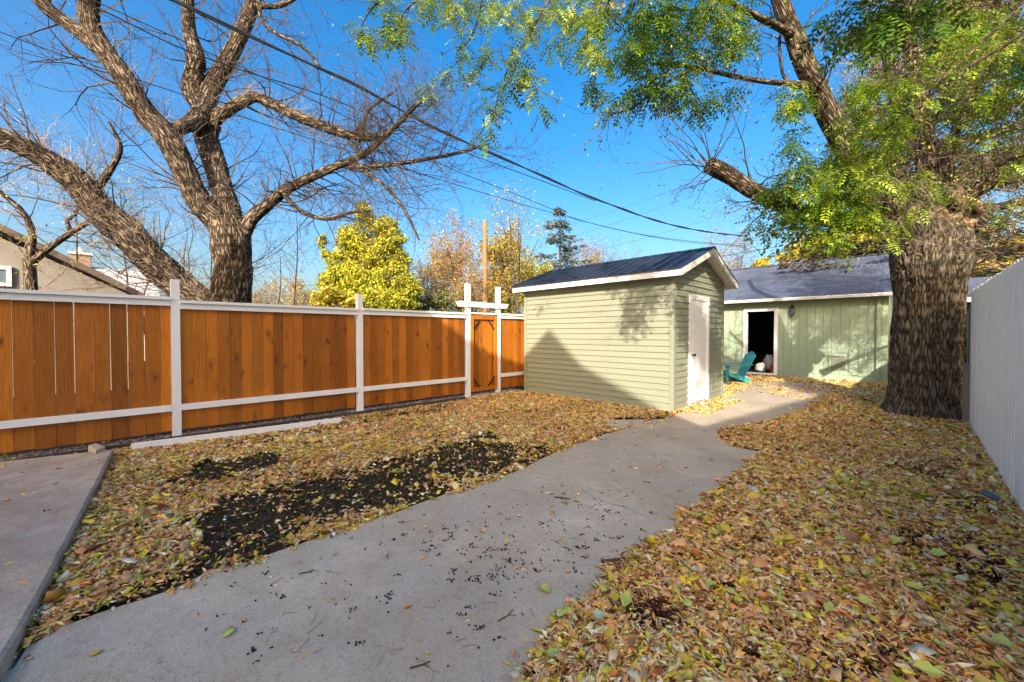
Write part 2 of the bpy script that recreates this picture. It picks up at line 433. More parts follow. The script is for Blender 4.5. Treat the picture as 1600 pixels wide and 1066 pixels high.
def grow(mb, p, d, L, r, lev, tips, bias=(0, 0, 0.15), wob=0.25, kids=(5, 4, 3), taper=0.25, spread=0.9, nseg=6):
    """recursive fine branches; tips collects (point, direction)"""
    pts = [Vector(p)]; d = Vector(d).normalized(); rs = [r]; B = Vector(bias)
    for i in range(nseg):
        d = (d + Vector(rng.normal(size=3)) * wob + B * 0.5).normalized()
        pts.append(pts[-1] + d * (L / nseg)); rs.append(r * (1 - (1 - taper) * (i + 1) / nseg))
        tips.append((pts[-1].copy(), d.copy(), lev))
    mb.tube(pts, rs, 5 if r > 0.02 else 3, cap=False)
    if lev <= 0: return
    k = kids[-lev] if lev <= len(kids) else kids[0]
    for j in range(k):
        t_ = rng.uniform(0.2, 1.0) * nseg; i = min(int(t_), nseg - 1)
        b_ = pts[i].lerp(pts[i + 1], t_ - i); dd = (pts[i + 1] - pts[i]).normalized()
        nd = (dd + Vector(rng.normal(size=3)).normalized() * spread).normalized()
        grow(mb, b_, nd, L * rng.uniform(0.35, 0.7), max(rs[i] * 0.55, 0.0022), lev - 1, tips, bias, wob, kids, taper, spread, max(3, nseg - 1))
def sprout(mb, limbs, spacing, Lr, lev, tips, frac=(0.15, 1.0), rk=0.28, rmax=0.03, away=None, **kw):
    for q in limbs:
        al = np.concatenate([[0], np.cumsum(np.linalg.norm(np.diff(q[:, :3], axis=0), axis=1))]); T = al[-1]
        n = max(1, int(T * (frac[1] - frac[0]) / spacing))
        for _ in range(n):
            s = rng.uniform(*frac) * T; i = min(np.searchsorted(al, s), len(q) - 1); i = max(i, 1)
            d = Vector((q[i] - q[i - 1])[:3]).normalized(); o_ = Vector(rng.normal(size=3)); o_ = (o_ - d * o_.dot(d)).normalized()
            if away: o_ = (o_ + Vector(away) * 0.7).normalized()
            r0 = q[i][3]
            grow(mb, Vector(q[i][:3]) + o_ * r0 * 0.6, (d * 0.6 + o_).normalized(), rng.uniform(*Lr), min(max(r0 * rk, 0.005), rmax), lev, tips, **kw)
def crown_leaves(name, parent, tips, per, size, palette, weights, m='foliage', jit=0.1, droop=0.0, lv=(0, 1), var=0.25, ratio=0.55):
    T = [t_ for t_ in tips if t_[2] in lv]
    if not T: return
    P = np.array([tuple(t_[0]) for t_ in T]); n = int(len(P) * per)
    P = P[rng.integers(0, len(P), n)] + rng.normal(size=(n, 3)) * jit
    D = rdir(n); D[:, 2] -= droop
    L = rng.uniform(0.7, 1.3, n) * size
    o = leaves_obj(name, P, D, rdir(n), L, L * ratio, rng.uniform(-0.1, 0.25, n), pal(n, palette, weights, var), m, parent, tuple(WL[parent]))
    return tag(o, kind='stuff')

# ================================================================== GROUND, PATH, SLABS
g = MB(); g.box(-700, 700, -700, 900, -0.6, -0.03)
ground = g.build('ground', 'soil', None, ctr=(0, 0, 0)); tag(ground, kind='structure')

path_px = [(-260,1230),(12,1045),(40,1012),(95,978),(165,952),(270,921),(335,890),(400,874),(470,848),(535,826),(600,805),(700,770),(800,738),
           (870,705),(905,690),(950,676),(1000,665),(1040,652),(1056,646),(1127,622)]
path_w = [G(*p) for p in path_px]
path_w += [Vector((-3.0, 10.5, 0)), Vector((-3.1, 11.6, 0)), G(1175, 597), G(1232, 597), G(1302, 603), G(1290, 620), G(1262, 640), G(1200, 662),
           G(1130, 671), G(1128, 686), G(1150, 698), G(1192, 706), G(1178, 722), G(1155, 740), G(1112, 778), G(1080, 800), G(1060, 830), G(1020, 852),
           G(960, 890), G(935, 925), G(885, 950), G(850, 995), G(815, 1060), G(780, 1150), G(640, 1320)]
PATH = [(p.x, p.y) for p in path_w]
def slab(name, poly, z0, z1, m, parent=None, jag=0.0, bev=0.012):
    """horizontal slab with a slightly irregular, rounded edge"""
    q = []
    for i in range(len(poly)):
        a, b = np.array(poly[i][:2]), np.array(poly[(i + 1) % len(poly)][:2]); k = max(1, int(np.linalg.norm(b - a) / 0.12))
        for j in range(k):
            t_ = j / k; p = a * (1 - t_) + b * t_; q.append(p + rng.normal(size=2) * jag)
    c = np.mean(q, 0); n = len(q); mb = MB()
    ins = []
    for i in range(n):
        t_ = q[(i + 1) % n] - q[i - 1]; nn = np.array([-t_[1], t_[0]]); nn = nn / (np.linalg.norm(nn) + 1e-9)
        ins.append(nn)
    area = 0.5 * sum(q[i][0] * q[(i + 1) % n][1] - q[(i + 1) % n][0] * q[i][1] for i in range(n)); sg = 1 if area > 0 else -1
    lo = [(p[0], p[1], z0) for p in q]; mid = [(p[0], p[1], z1 - bev) for p in q]
    top = [(p[0] + sg * v[0] * bev, p[1] + sg * v[1] * bev, z1) for p, v in zip(q, ins)]
    fs = [(i, (i + 1) % n, n + (i + 1) % n, n + i) for i in range(n)] + [(n + i, n + (i + 1) % n, 2 * n + (i + 1) % n, 2 * n + i) for i in range(n)]
    if sg < 0: fs = [f[::-1] for f in fs]
    fs.append(tuple(range(2 * n, 3 * n)) if sg > 0 else tuple(range(2 * n, 3 * n))[::-1])
    mb.add(lo + mid + top, fs)
    o = mb.build(name, m, parent, ctr=(c[0], c[1], z0) if parent is None else None); return o
tag(slab('path', PATH, -0.12, 0.0, 'concrete', jag=0.008), kind='structure')
TER = [(p.x, p.y) for p in (G(178, 702, .09), G(128, 800, .09), G(62, 928, .09), G(0, 1035, .09), G(-240, 1420, .09))] + [(-2.6, -1.2), (-6.3, -1.2)] + [(G(-120, 734, .09).x, G(-120, 734, .09).y)]
tag(slab('terrace', TER, -0.15, 0.09, 'concrete_slab', jag=0.002, bev=0.015), kind='structure')
stp = [G(*p) for p in ((945, 657), (1030, 656), (1040, 658), (1003, 668), (952, 667))]
tag(slab('paving_slab', [(p.x, p.y) for p in stp], -0.08, 0.012, 'concrete', jag=0.004), 'grey concrete paving slab half buried in leaves by the shed corner', 'paving slab')
stp = [G(*p) for p in ((745, 628), (783, 620), (800, 624), (768, 630))]
tag(slab('paving_slab', [(p.x, p.y) for p in stp], -0.08, 0.012, 'concrete', jag=0.004), 'pale concrete step slab on the ground in front of the garden gate', 'paving slab')
def flat(name, pp, z, m, label=None):
    mb = MB(); q = [G(*p, z) for p in pp]; mb.prism([(p.x, p.y, z + .0015) for p in q], (0, 0, .0015)); return mb.build(name, m, None)
# broken flag at the terrace corner and the scored border line of the terrace
stp = [G(*p, .1) for p in ((137, 700), (150, 696), (165, 702), (150, 708))]
tag(slab('stone', [(p.x, p.y) for p in stp], -0.02, 0.13, 'concrete', jag=0.004), 'small broken grey stone wedged between terrace corner and timber edging', 'stone')

for pp in (((905, 762), (925, 776), (952, 786), (985, 796), (1020, 812)), ((1004, 664), (975, 676), (930, 690))):
    mb = MB(); q = [G(*p) for p in pp]; q2 = []
    for a, b in zip(q[:-1], q[1:]):
        for k in range(6): q2.append(a.lerp(b, k / 6) + Vector((rng.normal() * .006, rng.normal() * .006, 0)))
    for a, b in zip(q2[:-1], q2[1:]): mb.bar(a + Vector((0, 0, -.0045)), b + Vector((0, 0, -.0045)), .002 + rng.random() * .002, .0095)
    mb.build('crack', 'edging_wood', bpy.data.objects['path'])
# timber edging along the fence, gravel strip under it
ed = thing('timber_edging', (-6.62, 2, 0), 'dark weathered timber edging board lying along the foot of the brown fence', 'garden edging')
for y0, y1, dx in ((-1.6, 0.25, 0.02), (0.27, 2.72, 0.0), (2.74, 5.2, 0.03)):
    mb = MB(); mb.box(-6.76 + dx, -6.70 + dx, y0, y1, -0.06, 0.07); mb.build('board', 'edging_wood', ed)
mb = MB(); mb.box(-6.665, -6.52, 0.35, 5.0, -0.06, 0.008); mb.build('board', 'edging_wood', ed)
n = 9000
P = np.stack([rng.uniform(-7.15, -6.66, n), rng.uniform(-1.6, 7.0, n), rng.uniform(-0.01, 0.02, n) + 0.015], 1)
sz = rng.uniform(0.006, 0.017, n)[:, None]
octv = np.array([[1,0,0],[0,1,0],[-1,0,0],[0,-1,0],[0,0,.8],[0,0,-.8]], float)
octf = np.array([[0,1,4],[1,2,4],[2,3,4],[3,0,4],[1,0,5],[2,1,5],[3,2,5],[0,3,5]])
def pebbles(name, P, sz, cols, m, **k):
    ang = rng.uniform(0, 6.3, len(P)); c, s_ = np.cos(ang), np.sin(ang)
    V = octv[None] * sz[:, :, None] * rng.uniform(0.6, 1.3, (len(P), 1, 3))
    V = np.stack([V[..., 0] * c[:, None] - V[..., 1] * s_[:, None], V[..., 0] * s_[:, None] + V[..., 1] * c[:, None], V[..., 2]], 2) + P[:, None]
    F = (octf[None] + 6 * np.arange(len(P))[:, None, None]).reshape(-1, 3)
    return np_mesh(name, V.reshape(-1, 3), F, m, cols=np.repeat(cols, 6, 0), **k)
o = pebbles('gravel', P, sz, pal(n, [(.62,.44,.36), (.50,.38,.31), (.74,.60,.50), (.34,.24,.20)], [4, 3, 2, 2]), 'pebble')
tag(o, 'strip of pinkish grey gravel along the foot of the brown fence', 'gravel', kind='stuff')

# white board lying on the lawn edge
mb = MB(); a, b = G(205, 699, .05), G(533, 657, .05); mb.bar(a, b, .05, .085)
tag(mb.build('fallen_post', 'white_paint', None), 'long white painted post lying on the leaves along the brown fence', 'post')

# ================================================================== BROWN FENCE
FX = -6.9
fence = thing('wooden_fence', (FX, 2.2, 0), 'brown stained board fence with white posts and rails along the left side', 'fence')
def post(y, top, root, w_=0.092, x=FX, z0=-0.3):
    mb = MB(); mb.box(x - w_/2, x + w_/2, y - w_/2, y + w_/2, z0, top); return mb.build('post', 'white_paint', root)
posts = [(-1.92, 2.14), (0.53, 2.12), (3.02, 2.10)]
for y, tp in posts: post(y, tp, fence)
secs = [(-1.92, 0.53, 1.885, .145), (0.53, 3.02, 1.85, .135), (3.02, 5.42, 1.86, .14), (6.36, 7.3, 1.885, .14)]
for y0, y1, zc, bw in secs:
    a, b = y0 + (0.047 if y0 > -3 else 0), y1 - 0.047
    mb = MB(); mb.box(FX - .05, FX + .075, a, b, zc - 0.038, zc); mb.build('cap_rail', 'white_paint', fence)
    mb = MB(); mb.box(FX + .012, FX + .048, a, b, zc - 0.115, zc - 0.04); mb.build('top_rail', 'white_paint', fence)
    mb = MB(); mb.box(FX + .012, FX + .05, a, b, 0.385, 0.465); mb.build('lower_rail', 'white_paint', fence)
    y = a + 0.004
    while y < b - 0.04:
        wv = min(bw * rng.uniform(0.93, 1.07), b - y - .002)
        mb = MB(); z0 = 0.115 + rng.uniform(-.008, .008); lean = rng.normal() * 0.0012; dx = rng.uniform(-.003, .003)
        mb.box(FX - .016 + dx, FX + .006 + dx, y, y + wv, z0, zc - 0.042)
        mb.v = [(vx, vy + lean * (1 if vz > 1 else -1), vz) for vx, vy, vz in mb.v]
        mb.build('board', 'cedar', fence)
        y += wv + (rng.choice([0.002, 0.0055, 0.0075], p=[.25, .45, .30]) if y0 < 0 else rng.choice([0.001, 0.003, 0.0055], p=[.4, .35, .25]) if y0 < 3 else rng.choice([0.0015, 0.003]))
# gate with its arbour
arb = thing('gate_arbour', (FX, 5.9, 0), 'white painted arbour of two tall posts and a crosspiece framing the brown gate', 'arbour')
post(5.44, 2.50, arb); post(6.34, 2.50, arb)
for dx, nm in ((-.067, 'crosspiece'), (.067, 'crosspiece')):
    x = FX + dx; mb = MB()
    mb.prism([(x - .019, 5.17, 2.11), (x - .019, 5.24, 2.0), (x - .019, 6.54, 2.0), (x - .019, 6.61, 2.11)], (.038, 0, 0)); mb.build(nm, 'white_paint', arb)
mb = MB(); mb.box(FX - .045, FX + .06, 5.488, 6.292, 1.845, 1.88); mb.build('cap_rail', 'white_paint', arb)
gate = thing('garden_gate', (FX, 5.9, 0.1), 'brown stained board gate with a timber frame between the white arbour posts', 'gate')
y = 5.50
while y < 6.27:
    mb = MB(); wv = min(.125, 6.285 - y); mb.box(FX - .02, FX - .002, y, y + wv - .003, 0.13, 1.80); mb.build('board', 'cedar', gate); y += .1295
for bx in ((5.50, 5.575, .12, 1.81), (6.21, 6.285, .12, 1.81)):
    mb = MB(); mb.box(FX + .0, FX + .04, bx[0], bx[1], bx[2], bx[3]); mb.build('stile', 'cedar', gate)
for z0 in (.12, 1.73):
    mb = MB(); mb.box(FX + .0, FX + .04, 5.578, 6.207, z0, z0 + .085); mb.build('crossrail', 'cedar', gate)
for ya, za, yb, zb in ((5.58, .42, 5.76, .21), (6.205, .42, 6.03, .21), (5.58, 1.5, 5.76, 1.71), (6.205, 1.5, 6.03, 1.71)):
    mb = MB(); mb.bar((FX + .02, ya, za), (FX + .02, yb, zb), .03, .022); mb.build('corner_brace', 'black_metal', gate)

# ================================================================== SHED
SX0, SX1, SY0, SY1, SE = -6.64, -3.03, 7.02, 9.56, 2.53
RY = (SY0 + SY1) / 2; SL = 0.37
shed = thing('garden_shed', ((SX0 + SX1) / 2, RY, 0), 'pale green vinyl sided shed with dark metal roof and white door', 'shed')
def roofz(y, base=SE): return base + SL * ((y - SY0) if y < RY else (SY1 - y))
mb = MB()   # inner shell behind the siding
mb.prism([(SX0 + .02, SY0 + .02, 0), (SX0 + .02, SY1 - .02, 0), (SX0 + .02, SY1 - .02, SE), (SX0 + .02, RY, roofz(RY) - .02), (SX0 + .02, SY0 + .02, SE)], (SX1 - SX0 - .04, 0, 0))
mb.build('wall_sheathing', 'vinyl_green', shed)
E = 0.1143
z = 0.04
while z < SE - .01:
    z1 = min(z + E, SE)
    for (ya, sg, nm) in ((SY0, 1, 'siding_board'), (SY1, -1, 'siding_board')):
        mb = MB(); mb.prism([(SX0 + .05, ya - .021 * sg, z), (SX0 + .05, ya + .018 * sg, z), (SX0 + .05, ya + .018 * sg, z1 + .004), (SX0 + .05, ya - .001 * sg, z1 + .004)], (SX1 - SX0 - .10, 0, 0))
        mb.build(nm, 'vinyl_green', shed)
    z = z1
DY0, DY1, DZ = 7.67, 8.69, 2.16
z = 0.04
def gboard(x, sg, y0, y1, z0, z1, parent, m):
    if y1 - y0 < .02: return
    def rng_(zz):
        if zz <= SE: return y0, y1
        k = (zz - SE) / SL; return max(y0, SY0 + k), min(y1, SY1 - k)
    a0, b0 = rng_(z0); a1, b1 = rng_(z1)
    if b0 - a0 < .03: return
    if b1 < a1: a1 = b1 = (a1 + b1) / 2
    o_, i_, t_ = x + .021 * sg, x - .018 * sg, x + .001 * sg
    vs = [(i_, a0, z0), (i_, b0, z0), (o_, b0, z0), (o_, a0, z0), (i_, a1, z1), (i_, b1, z1), (t_, b1, z1), (t_, a1, z1)]
    mb = MB(); mb.add(vs, [(0,1,2,3),(7,6,5,4),(0,4,5,1),(1,5,6,2),(2,6,7,3),(3,7,4,0)]); mb.build('siding_board', m, parent)
while z < roofz(RY) - .02:
    z1 = z + E
    if z1 <= DZ + .02:
        gboard(SX1, 1, SY0 + .05, DY0 - .003, z, z1 + .003, shed, 'vinyl_green'); gboard(SX1, 1, DY1 + .003, SY1 - .05, z, z1 + .003, shed, 'vinyl_green')
    elif z < DZ:
        gboard(SX1, 1, SY0 + .05, DY0 - .003, z, z1 + .003, shed, 'vinyl_green'); gboard(SX1, 1, DY1 + .003, SY1 - .05, z, z1 + .003, shed, 'vinyl_green')
        gboard(SX1, 1, DY0, DY1, DZ + .003, z1 + .003, shed, 'vinyl_green')
    else: gboard(SX1, 1, SY0 + .05, SY1 - .05, z, z1 + .003, shed, 'vinyl_green')
    z = z1
for x in (SX0, SX1):
    for y in (SY0, SY1):
        sx, sy = (1 if x == SX1 else -1), (1 if y == SY1 else -1)
        mb = MB(); xs = sorted((x + .03 * sx, x - .05 * sx)); ys = sorted((y + .03 * sy, y - .05 * sy))
        mb.box(xs[0], xs[1], ys[0], ys[1], 0.0, SE); mb.build('corner_trim', 'vinyl_green', shed)
mb = MB(); mb.box(SX0 - .02, SX1 + .02, SY0 - .02, SY1 + .02, -.1, .04); mb.build('base', 'concrete', shed)
# door
x = SX1
for (a, b, c, d_) in ((DY0, DY0 + .10, 0.05, DZ), (DY1 - .10, DY1, 0.05, DZ), (DY0 + .10, DY1 - .10, DZ - .10, DZ)):
    mb = MB(); mb.box(x - .02, x + .035, a, b, c, d_); mb.build('door_frame', 'white_paint', shed)
mb = MB(); mb.box(x - .03, x + .012, DY0 + .10, DY1 - .10, .07, DZ - .10); door = mb.build('door', 'white_picket', shed)
for (a, b, c, d_) in ((DY0 + .2, DY1 - .2, .2, .95), (DY0 + .2, DY1 - .2, 1.1, DZ - .22)):
    mb = MB(); mb.box(x + .012, x + .018, a, b, c, d_); mb.build('door_panel', 'white_picket', door)
mb = MB(); mb.tube([(x + .012, DY0 + .16, 1.0), (x + .06, DY0 + .16, 1.0)], .012, 8); mb.tube([(x + .055, DY0 + .16, 1.0), (x + .085, DY0 + .16, 1.0)], .026, 10)
mb.build('door_handle', 'black_metal', door)
# roof: soffit slabs, fascia, ribbed metal panels
OX0, OX1, OYo = SX0 - .22, SX1 + .24, .24
for sg in (-1, 1):
    ye = (SY0 - OYo) if sg < 0 else (SY1 + OYo); ze = SE - SL * OYo + .03; zr = roofz(RY) + .03
    mb = MB(); mb.prism([(OX0 + .02, ye - sg * .02, ze), (OX0 + .02, RY, zr), (OX0 + .02, RY, zr + .05), (OX0 + .02, ye - sg * .02, ze + .05)], (OX1 - OX0 - .04, 0, 0)); mb.build('soffit', 'cream_trim', shed)
    mb = MB(); ya, yb = sorted((ye, ye - sg * .02)); mb.box(OX0, OX1, ya, yb, ze - .07, ze + .055); mb.build('eave_fascia', 'white_paint', shed)
    for xx in (OX0, OX1 - .02):
        mb = MB(); mb.prism([(xx, ye - sg*.021, ze - .07), (xx, RY, zr - .07), (xx, RY, zr + .055), (xx, ye - sg*.021, ze + .055)], (.02, 0, 0)); mb.build('rake_fascia', 'cream_trim', shed)
    k = 0; xx = OX0 - .015; pw = (OX1 - OX0 + .03) / 17
    while k < 17:
        y2 = ye + sg * .04; z2 = ze - SL * .04 + .062; zt = zr + .062; mb = MB(); a = xx + k * pw
        prof = [(0, 0), (.0, .034), (.022, .034), (.032, .004), (pw * .5 - .01, .004), (pw * .5, .008), (pw * .5 + .01, .004), (pw - .002, .004), (pw - .002, 0)]
        lo = [(a + px_, y2, z2 + pz) for px_, pz in prof]; hi = [(a + px_, RY, zt + pz) for px_, pz in prof]; nn = len(prof)
        mb.add(lo + hi, [(i, (i + 1) % nn, nn + (i + 1) % nn, nn + i) for i in range(nn)] + [tuple(range(nn))[::-1], tuple(range(nn, 2 * nn))])
        mb.build('roof_panel', 'roof_metal', shed); k += 1
mb = MB(); zt = zr + .09
mb.prism([(OX0 - .02, RY - .13, zt - .055), (OX0 - .02, RY, zt), (OX0 - .02, RY + .13, zt - .055), (OX0 - .02, RY + .13, zt - .063), (OX0 - .02, RY, zt - .01), (OX0 - .02, RY - .13, zt - .063)], (OX1 - OX0 + .04, 0, 0)); mb.build('ridge_cap', 'roof_metal', shed)

# ================================================================== GARAGE
GY, GX0, GX1, GE, GD = 15.3, -8.4, -0.56, 2.50, 6.4
gar = thing('garage', ((GX0 + GX1) / 2, GY, 0), 'grey green boarded garage with blue shingle roof and open doorway behind the shed', 'garage')
ox0, ox1, oz0, oz1 = -4.06, -3.26, 0.10, 2.16
hx0, hx1, hz0, hz1 = -1.80, -1.45, .30, .74
mb = MB()
for (a, b, c, d_) in ((GX0, ox0 - .1, 0, GE), (ox0 - .1, ox1 + .1, oz1 + .1, GE), (ox1 + .1, GX1, 0, GE), (ox0 - .1, ox1 + .1, 0, .05)):
    mb.box(a, b, GY + .02, GY + .12, c, d_)
mb.build('wall_backing', 'garage_backing', gar)
mb = MB(); mb.box(GX0, GX0 + .1, GY + .12, GY + GD, 0, GE); mb.box(GX1 - .1, GX1, GY + .12, GY + GD, 0, GE); mb.box(GX0 + .1, GX1 - .1, GY + GD - .1, GY + GD, 0, GE)
mb.box(GX0 + .1, GX1 - .1, GY + .12, GY + GD - .1, GE - .08, GE); mb.build('side_wall', 'garage_green', gar)
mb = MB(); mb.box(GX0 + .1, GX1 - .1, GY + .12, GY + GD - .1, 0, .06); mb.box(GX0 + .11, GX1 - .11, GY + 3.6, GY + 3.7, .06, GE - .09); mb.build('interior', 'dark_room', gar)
x = GX1
while x > GX0 + .01:
    x1 = x - .203
    lo, hi = .19, GE - .02
    def vb(a, b, c, d_):
        if d_ - c > .02 and b - a > .02:
            mb = MB(); mb.box(a, b, GY, GY + .018, c, d_); mb.build('wall_board', 'garage_green', gar)
    a, b = x1 + .003, x - .003
    if b > ox0 - .09 and a < ox1 + .09:
        if a < ox0 - .1: vb(a, ox0 - .1, lo, hi)
        if b > ox1 + .1: vb(ox1 + .1, b, lo, hi)
        vb(max(a, ox0 - .1), min(b, ox1 + .1), oz1 + .1, hi)
    elif b > hx0 and a < hx1: vb(a, b, lo, hz0 - .01); vb(a, b, hz1 + .01, hi)
    else: vb(a, b, lo, hi)
    x = x1
mb = MB(); mb.box(GX0, ox0 - .1, GY - .02, GY + .018, 0, .185); mb.box(ox1 + .1, GX1, GY - .02, GY + .018, 0, .185); mb.build('kick_board', 'garage_green', gar)
mb = MB(); mb.box(hx0 - .005, hx1 + .005, GY + .004, GY + .0185, hz0, hz1); mb.build('hatch', 'hatch_green', gar)
for (a, b, c, d_) in ((hx0 - .03, hx0, hz0 - .03, hz1 + .03), (hx1, hx1 + .03, hz0 - .03, hz1 + .03), (hx0, hx1, hz0 - .03, hz0), (hx0, hx1, hz1, hz1 + .03)):
    mb = MB(); mb.box(a, b, GY - .012, GY + .003, c, d_); mb.build('hatch_frame', 'garage_green', gar)
for (a, b, c, d_) in ((ox0 - .1, ox0, .05, oz1 + .1), (ox1, ox1 + .1, .05, oz1 + .1), (ox0, ox1, oz1, oz1 + .1), (ox0, ox1, .05, .1)):
    mb = MB(); mb.box(a, b, GY - .03, GY + .13, c, d_); mb.build('door_frame', 'white_paint', gar)
mb = MB(); mb.box(GX1 - .10, GX1 + .02, GY - .015, GY - .001, 0, GE); mb.build('corner_trim', 'garage_green', gar)
# downspout
mb = MB(); mb.box(GX1 - .22, GX1 - .14, GY - .075, GY - .02, .12, GE - .02); mb.build('downspout', 'garage_green', gar)
RYg, ze, zr = GY + GD / 2, GE - .02, GE + 1.55
for sg in (-1, 1):
    ye = GY - .35 if sg < 0 else GY + GD + .35; sl = (zr - ze) / abs(RYg - ye)
    mb = MB(); mb.prism([(GX0 - .3, ye, ze), (GX0 - .3, RYg, zr), (GX0 - .3, RYg, zr + .05), (GX0 - .3, ye, ze + .05)], (GX1 - GX0 + .6, 0, 0)); mb.build('roof_deck', 'cream_trim', gar)
    mb = MB(); N_ = 24
    for k in range(N_):
        ya = ye - sg * -.03 + (RYg - ye) * k / N_; yb = ye + (RYg - ye) * (k + 1.15) / N_
        if k == N_ - 1: yb = RYg
        za = ze + sl * abs(ya - ye) * (1 if k else -1) + .05; zb = ze + sl * abs(yb - ye) + .05
        x = GX0 - .33 - rng.uniform(0, .2)
        x1 = GX1 + .33
        mb.prism([(GX0 - .33, ya, za + .012), (GX0 - .33, ya, za + .026), (GX0 - .33, yb, zb + .012), (GX0 - .33, yb, zb + .004)], (x1 - GX0 + .33, 0, 0))
    tag(mb.build('shingle_courses', 'shingle_blue', gar), kind='stuff')
mb = MB(); mb.box(GX0 - .33, GX1 + .33, RYg - .1, RYg + .1, zr + .06, zr + .085); mb.build('ridge_cap', 'shingle_blue', gar)
ye = GY - .35
mb = MB(); mb.prism([(GX0 - .32, ye + .0, ze - .03), (GX0 - .32, ye - .09, ze - .03), (GX0 - .32, ye - .12, ze + .035), (GX0 - .32, ye - .12, ze + .055), (GX0 - .32, ye - .105, ze + .055), (GX0 - .32, ye - .08, ze - .01), (GX0 - .32, ye - .005, ze - .01), (GX0 - .32, ye, ze + .05)], (GX1 - GX0 + .64, 0, 0))
mb.build('gutter', 'white_picket', gar)
for sx in (GX1 + .3, GX0 - .32):
    mb = MB(); mb.prism([(sx, ye, ze - .08), (sx, RYg, zr - .08), (sx, RYg, zr + .05), (sx, ye, ze + .05)], (.02, 0, 0)); mb.build('rake_fascia', 'white_paint', gar)
    mb = MB(); y2 = GY + GD + .35; mb.prism([(sx, y2, ze - .08), (sx, RYg, zr - .08), (sx, RYg, zr + .05), (sx, y2, ze + .05)], (.02, 0, 0)); mb.build('rake_fascia', 'white_paint', gar)
for xx in (GX0, GX1 - .1):
    mb = MB(); mb.prism([(xx, GY + .12, GE), (xx, RYg, zr), (xx, GY + GD, GE)], (.1, 0, 0)); mb.build('gable_wall', 'garage_green', gar)
# lantern
lx, lz = -2.76, 1.98
lan = thing('wall_lantern', (lx, GY, lz), 'small black carriage lantern on the garage wall right of the open doorway', 'lantern')
mb = MB(); mb.box(lx - .05, lx + .05, GY - .02, GY - .002, lz + .04, lz + .24); mb.build('back_plate', 'black_metal', lan)
mb = MB(); mb.tube([(lx, GY - .02, lz + .2), (lx, GY - .08, lz + .33), (lx, GY - .13, lz + .33)], .01, 6); mb.build('bracket', 'black_metal', lan)
mb = MB(); mb.tube([(lx, GY - .13, lz + .24), (lx, GY - .13, lz + .30), (lx, GY - .13, lz + .35)], [.085, .05, .012], 6); mb.build('cap', 'black_metal', lan)
mb = MB(); mb.tube([(lx, GY - .13, lz + .03), (lx, GY - .13, lz + .235)], [.05, .07], 6); mb.build('glass', 'glass', lan)
mb = MB(); mb.tube([(lx, GY - .13, lz - .03), (lx, GY - .13, lz + .028)], [.015, .055], 6)
for k in range(6):
    a = k * math.pi / 3; mb.bar((lx + .052 * math.cos(a), GY - .13 + .052 * math.sin(a), lz + .03), (lx + .072 * math.cos(a), GY - .13 + .072 * math.sin(a), lz + .235), .008, .008)
mb.build('frame', 'black_metal', lan)
# things in the doorway
def blob(name, c, r, m, label, cat, sc=(1, 1, 1), seed=0):
    mb = MB(); nA, nB = 14, 8; vs, fs = [], []
    for i in range(nB + 1):
        for k in range(nA):
            th, ph = math.pi * i / nB, 2 * math.pi * k / nA
            v = Vector((math.sin(th) * math.cos(ph), math.sin(th) * math.sin(ph), math.cos(th)))
            q = 1 + .35 * noise.noise(v * 1.7 + Vector((seed, 0, 0))) + .12 * noise.noise(v * 5 + Vector((seed, 0, 0)))
            vs.append((c[0] + v.x * r * sc[0] * q, c[1] + v.y * r * sc[1] * q, max(c[2] + v.z * r * sc[2] * q, c[2] - r * sc[2] * .8)))
    for i in range(nB):
        for k in range(nA): fs.append((i * nA + k, i * nA + (k + 1) % nA, (i + 1) * nA + (k + 1) % nA, (i + 1) * nA + k))
    mb.add(vs, fs); return tag(mb.build(name, m, None, smooth=True), label, cat)
blob('plastic_bag', (-3.82, 15.95, .22), .19, 'bag_white', 'crumpled pale plastic bag on the dark garage floor inside the doorway', 'bag', (1, 1, .9), 3)
blob('plastic_bag', (-3.62, 16.3, .36), .2, 'bag_white', 'bulky grey bag standing behind the crumpled one in the doorway', 'bag', (.9, .9, 1.5), 8)
mb = MB(); mb.prism([(-3.47, 15.75, .06), (-3.30, 15.75, .06), (-3.30, 16.02, .06), (-3.47, 16.02, .06)], (0, 0, .3))
can = tag(mb.build('fuel_can', 'red_plastic', None), 'red orange plastic container just inside the right side of the doorway', 'container')
mb = MB(); mb.tube([(-3.385, 15.8, .36), (-3.385, 15.8, .43), (-3.385, 15.95, .43), (-3.385, 15.95, .36)], .014, 6); mb.build('handle', 'red_plastic', can)

# ================================================================== TEAL CHAIR (slatted garden armchair)
cc = G(1146, 598); fx = Vector((-.70, -.714, 0)); sx_ = Vector((fx.y, -fx.x, 0))   # faces the shed side
ch = thing('garden_chair', (cc.x, cc.y, 0), 'teal slatted garden armchair standing on leaves beside the garage doorway', 'chair')
def cp(f, s, z): return Vector((cc.x, cc.y, 0)) + (fx * f + sx_ * s + Vector((0, 0, z))) * .90
for s in (-.29, .29):
    mb = MB(); mb.prism([cp(.36, s - .02, .0), cp(.42, s - .02, .0), cp(.40, s - .02, .55), cp(.30, s - .02, .55)], sx_ * .04); mb.build('leg', 'teal_plastic', ch)
    mb = MB(); mb.prism([cp(.36, s - .02, .36), cp(.38, s - .02, .27), cp(-.34, s - .02, .0), cp(-.42, s - .02, .0), cp(-.32, s - .02, .16)], sx_ * .04); mb.build('leg', 'teal_plastic', ch)
    s2 = s * 1.12
    mb = MB(); mb.prism([cp(.44, s2 - .06, .555), cp(.44, s2 + .06, .555), cp(-.32, s2 + .035, .60), cp(-.32, s2 - .035, .60)], (0, 0, .025)); mb.build('armrest', 'teal_plastic', ch)
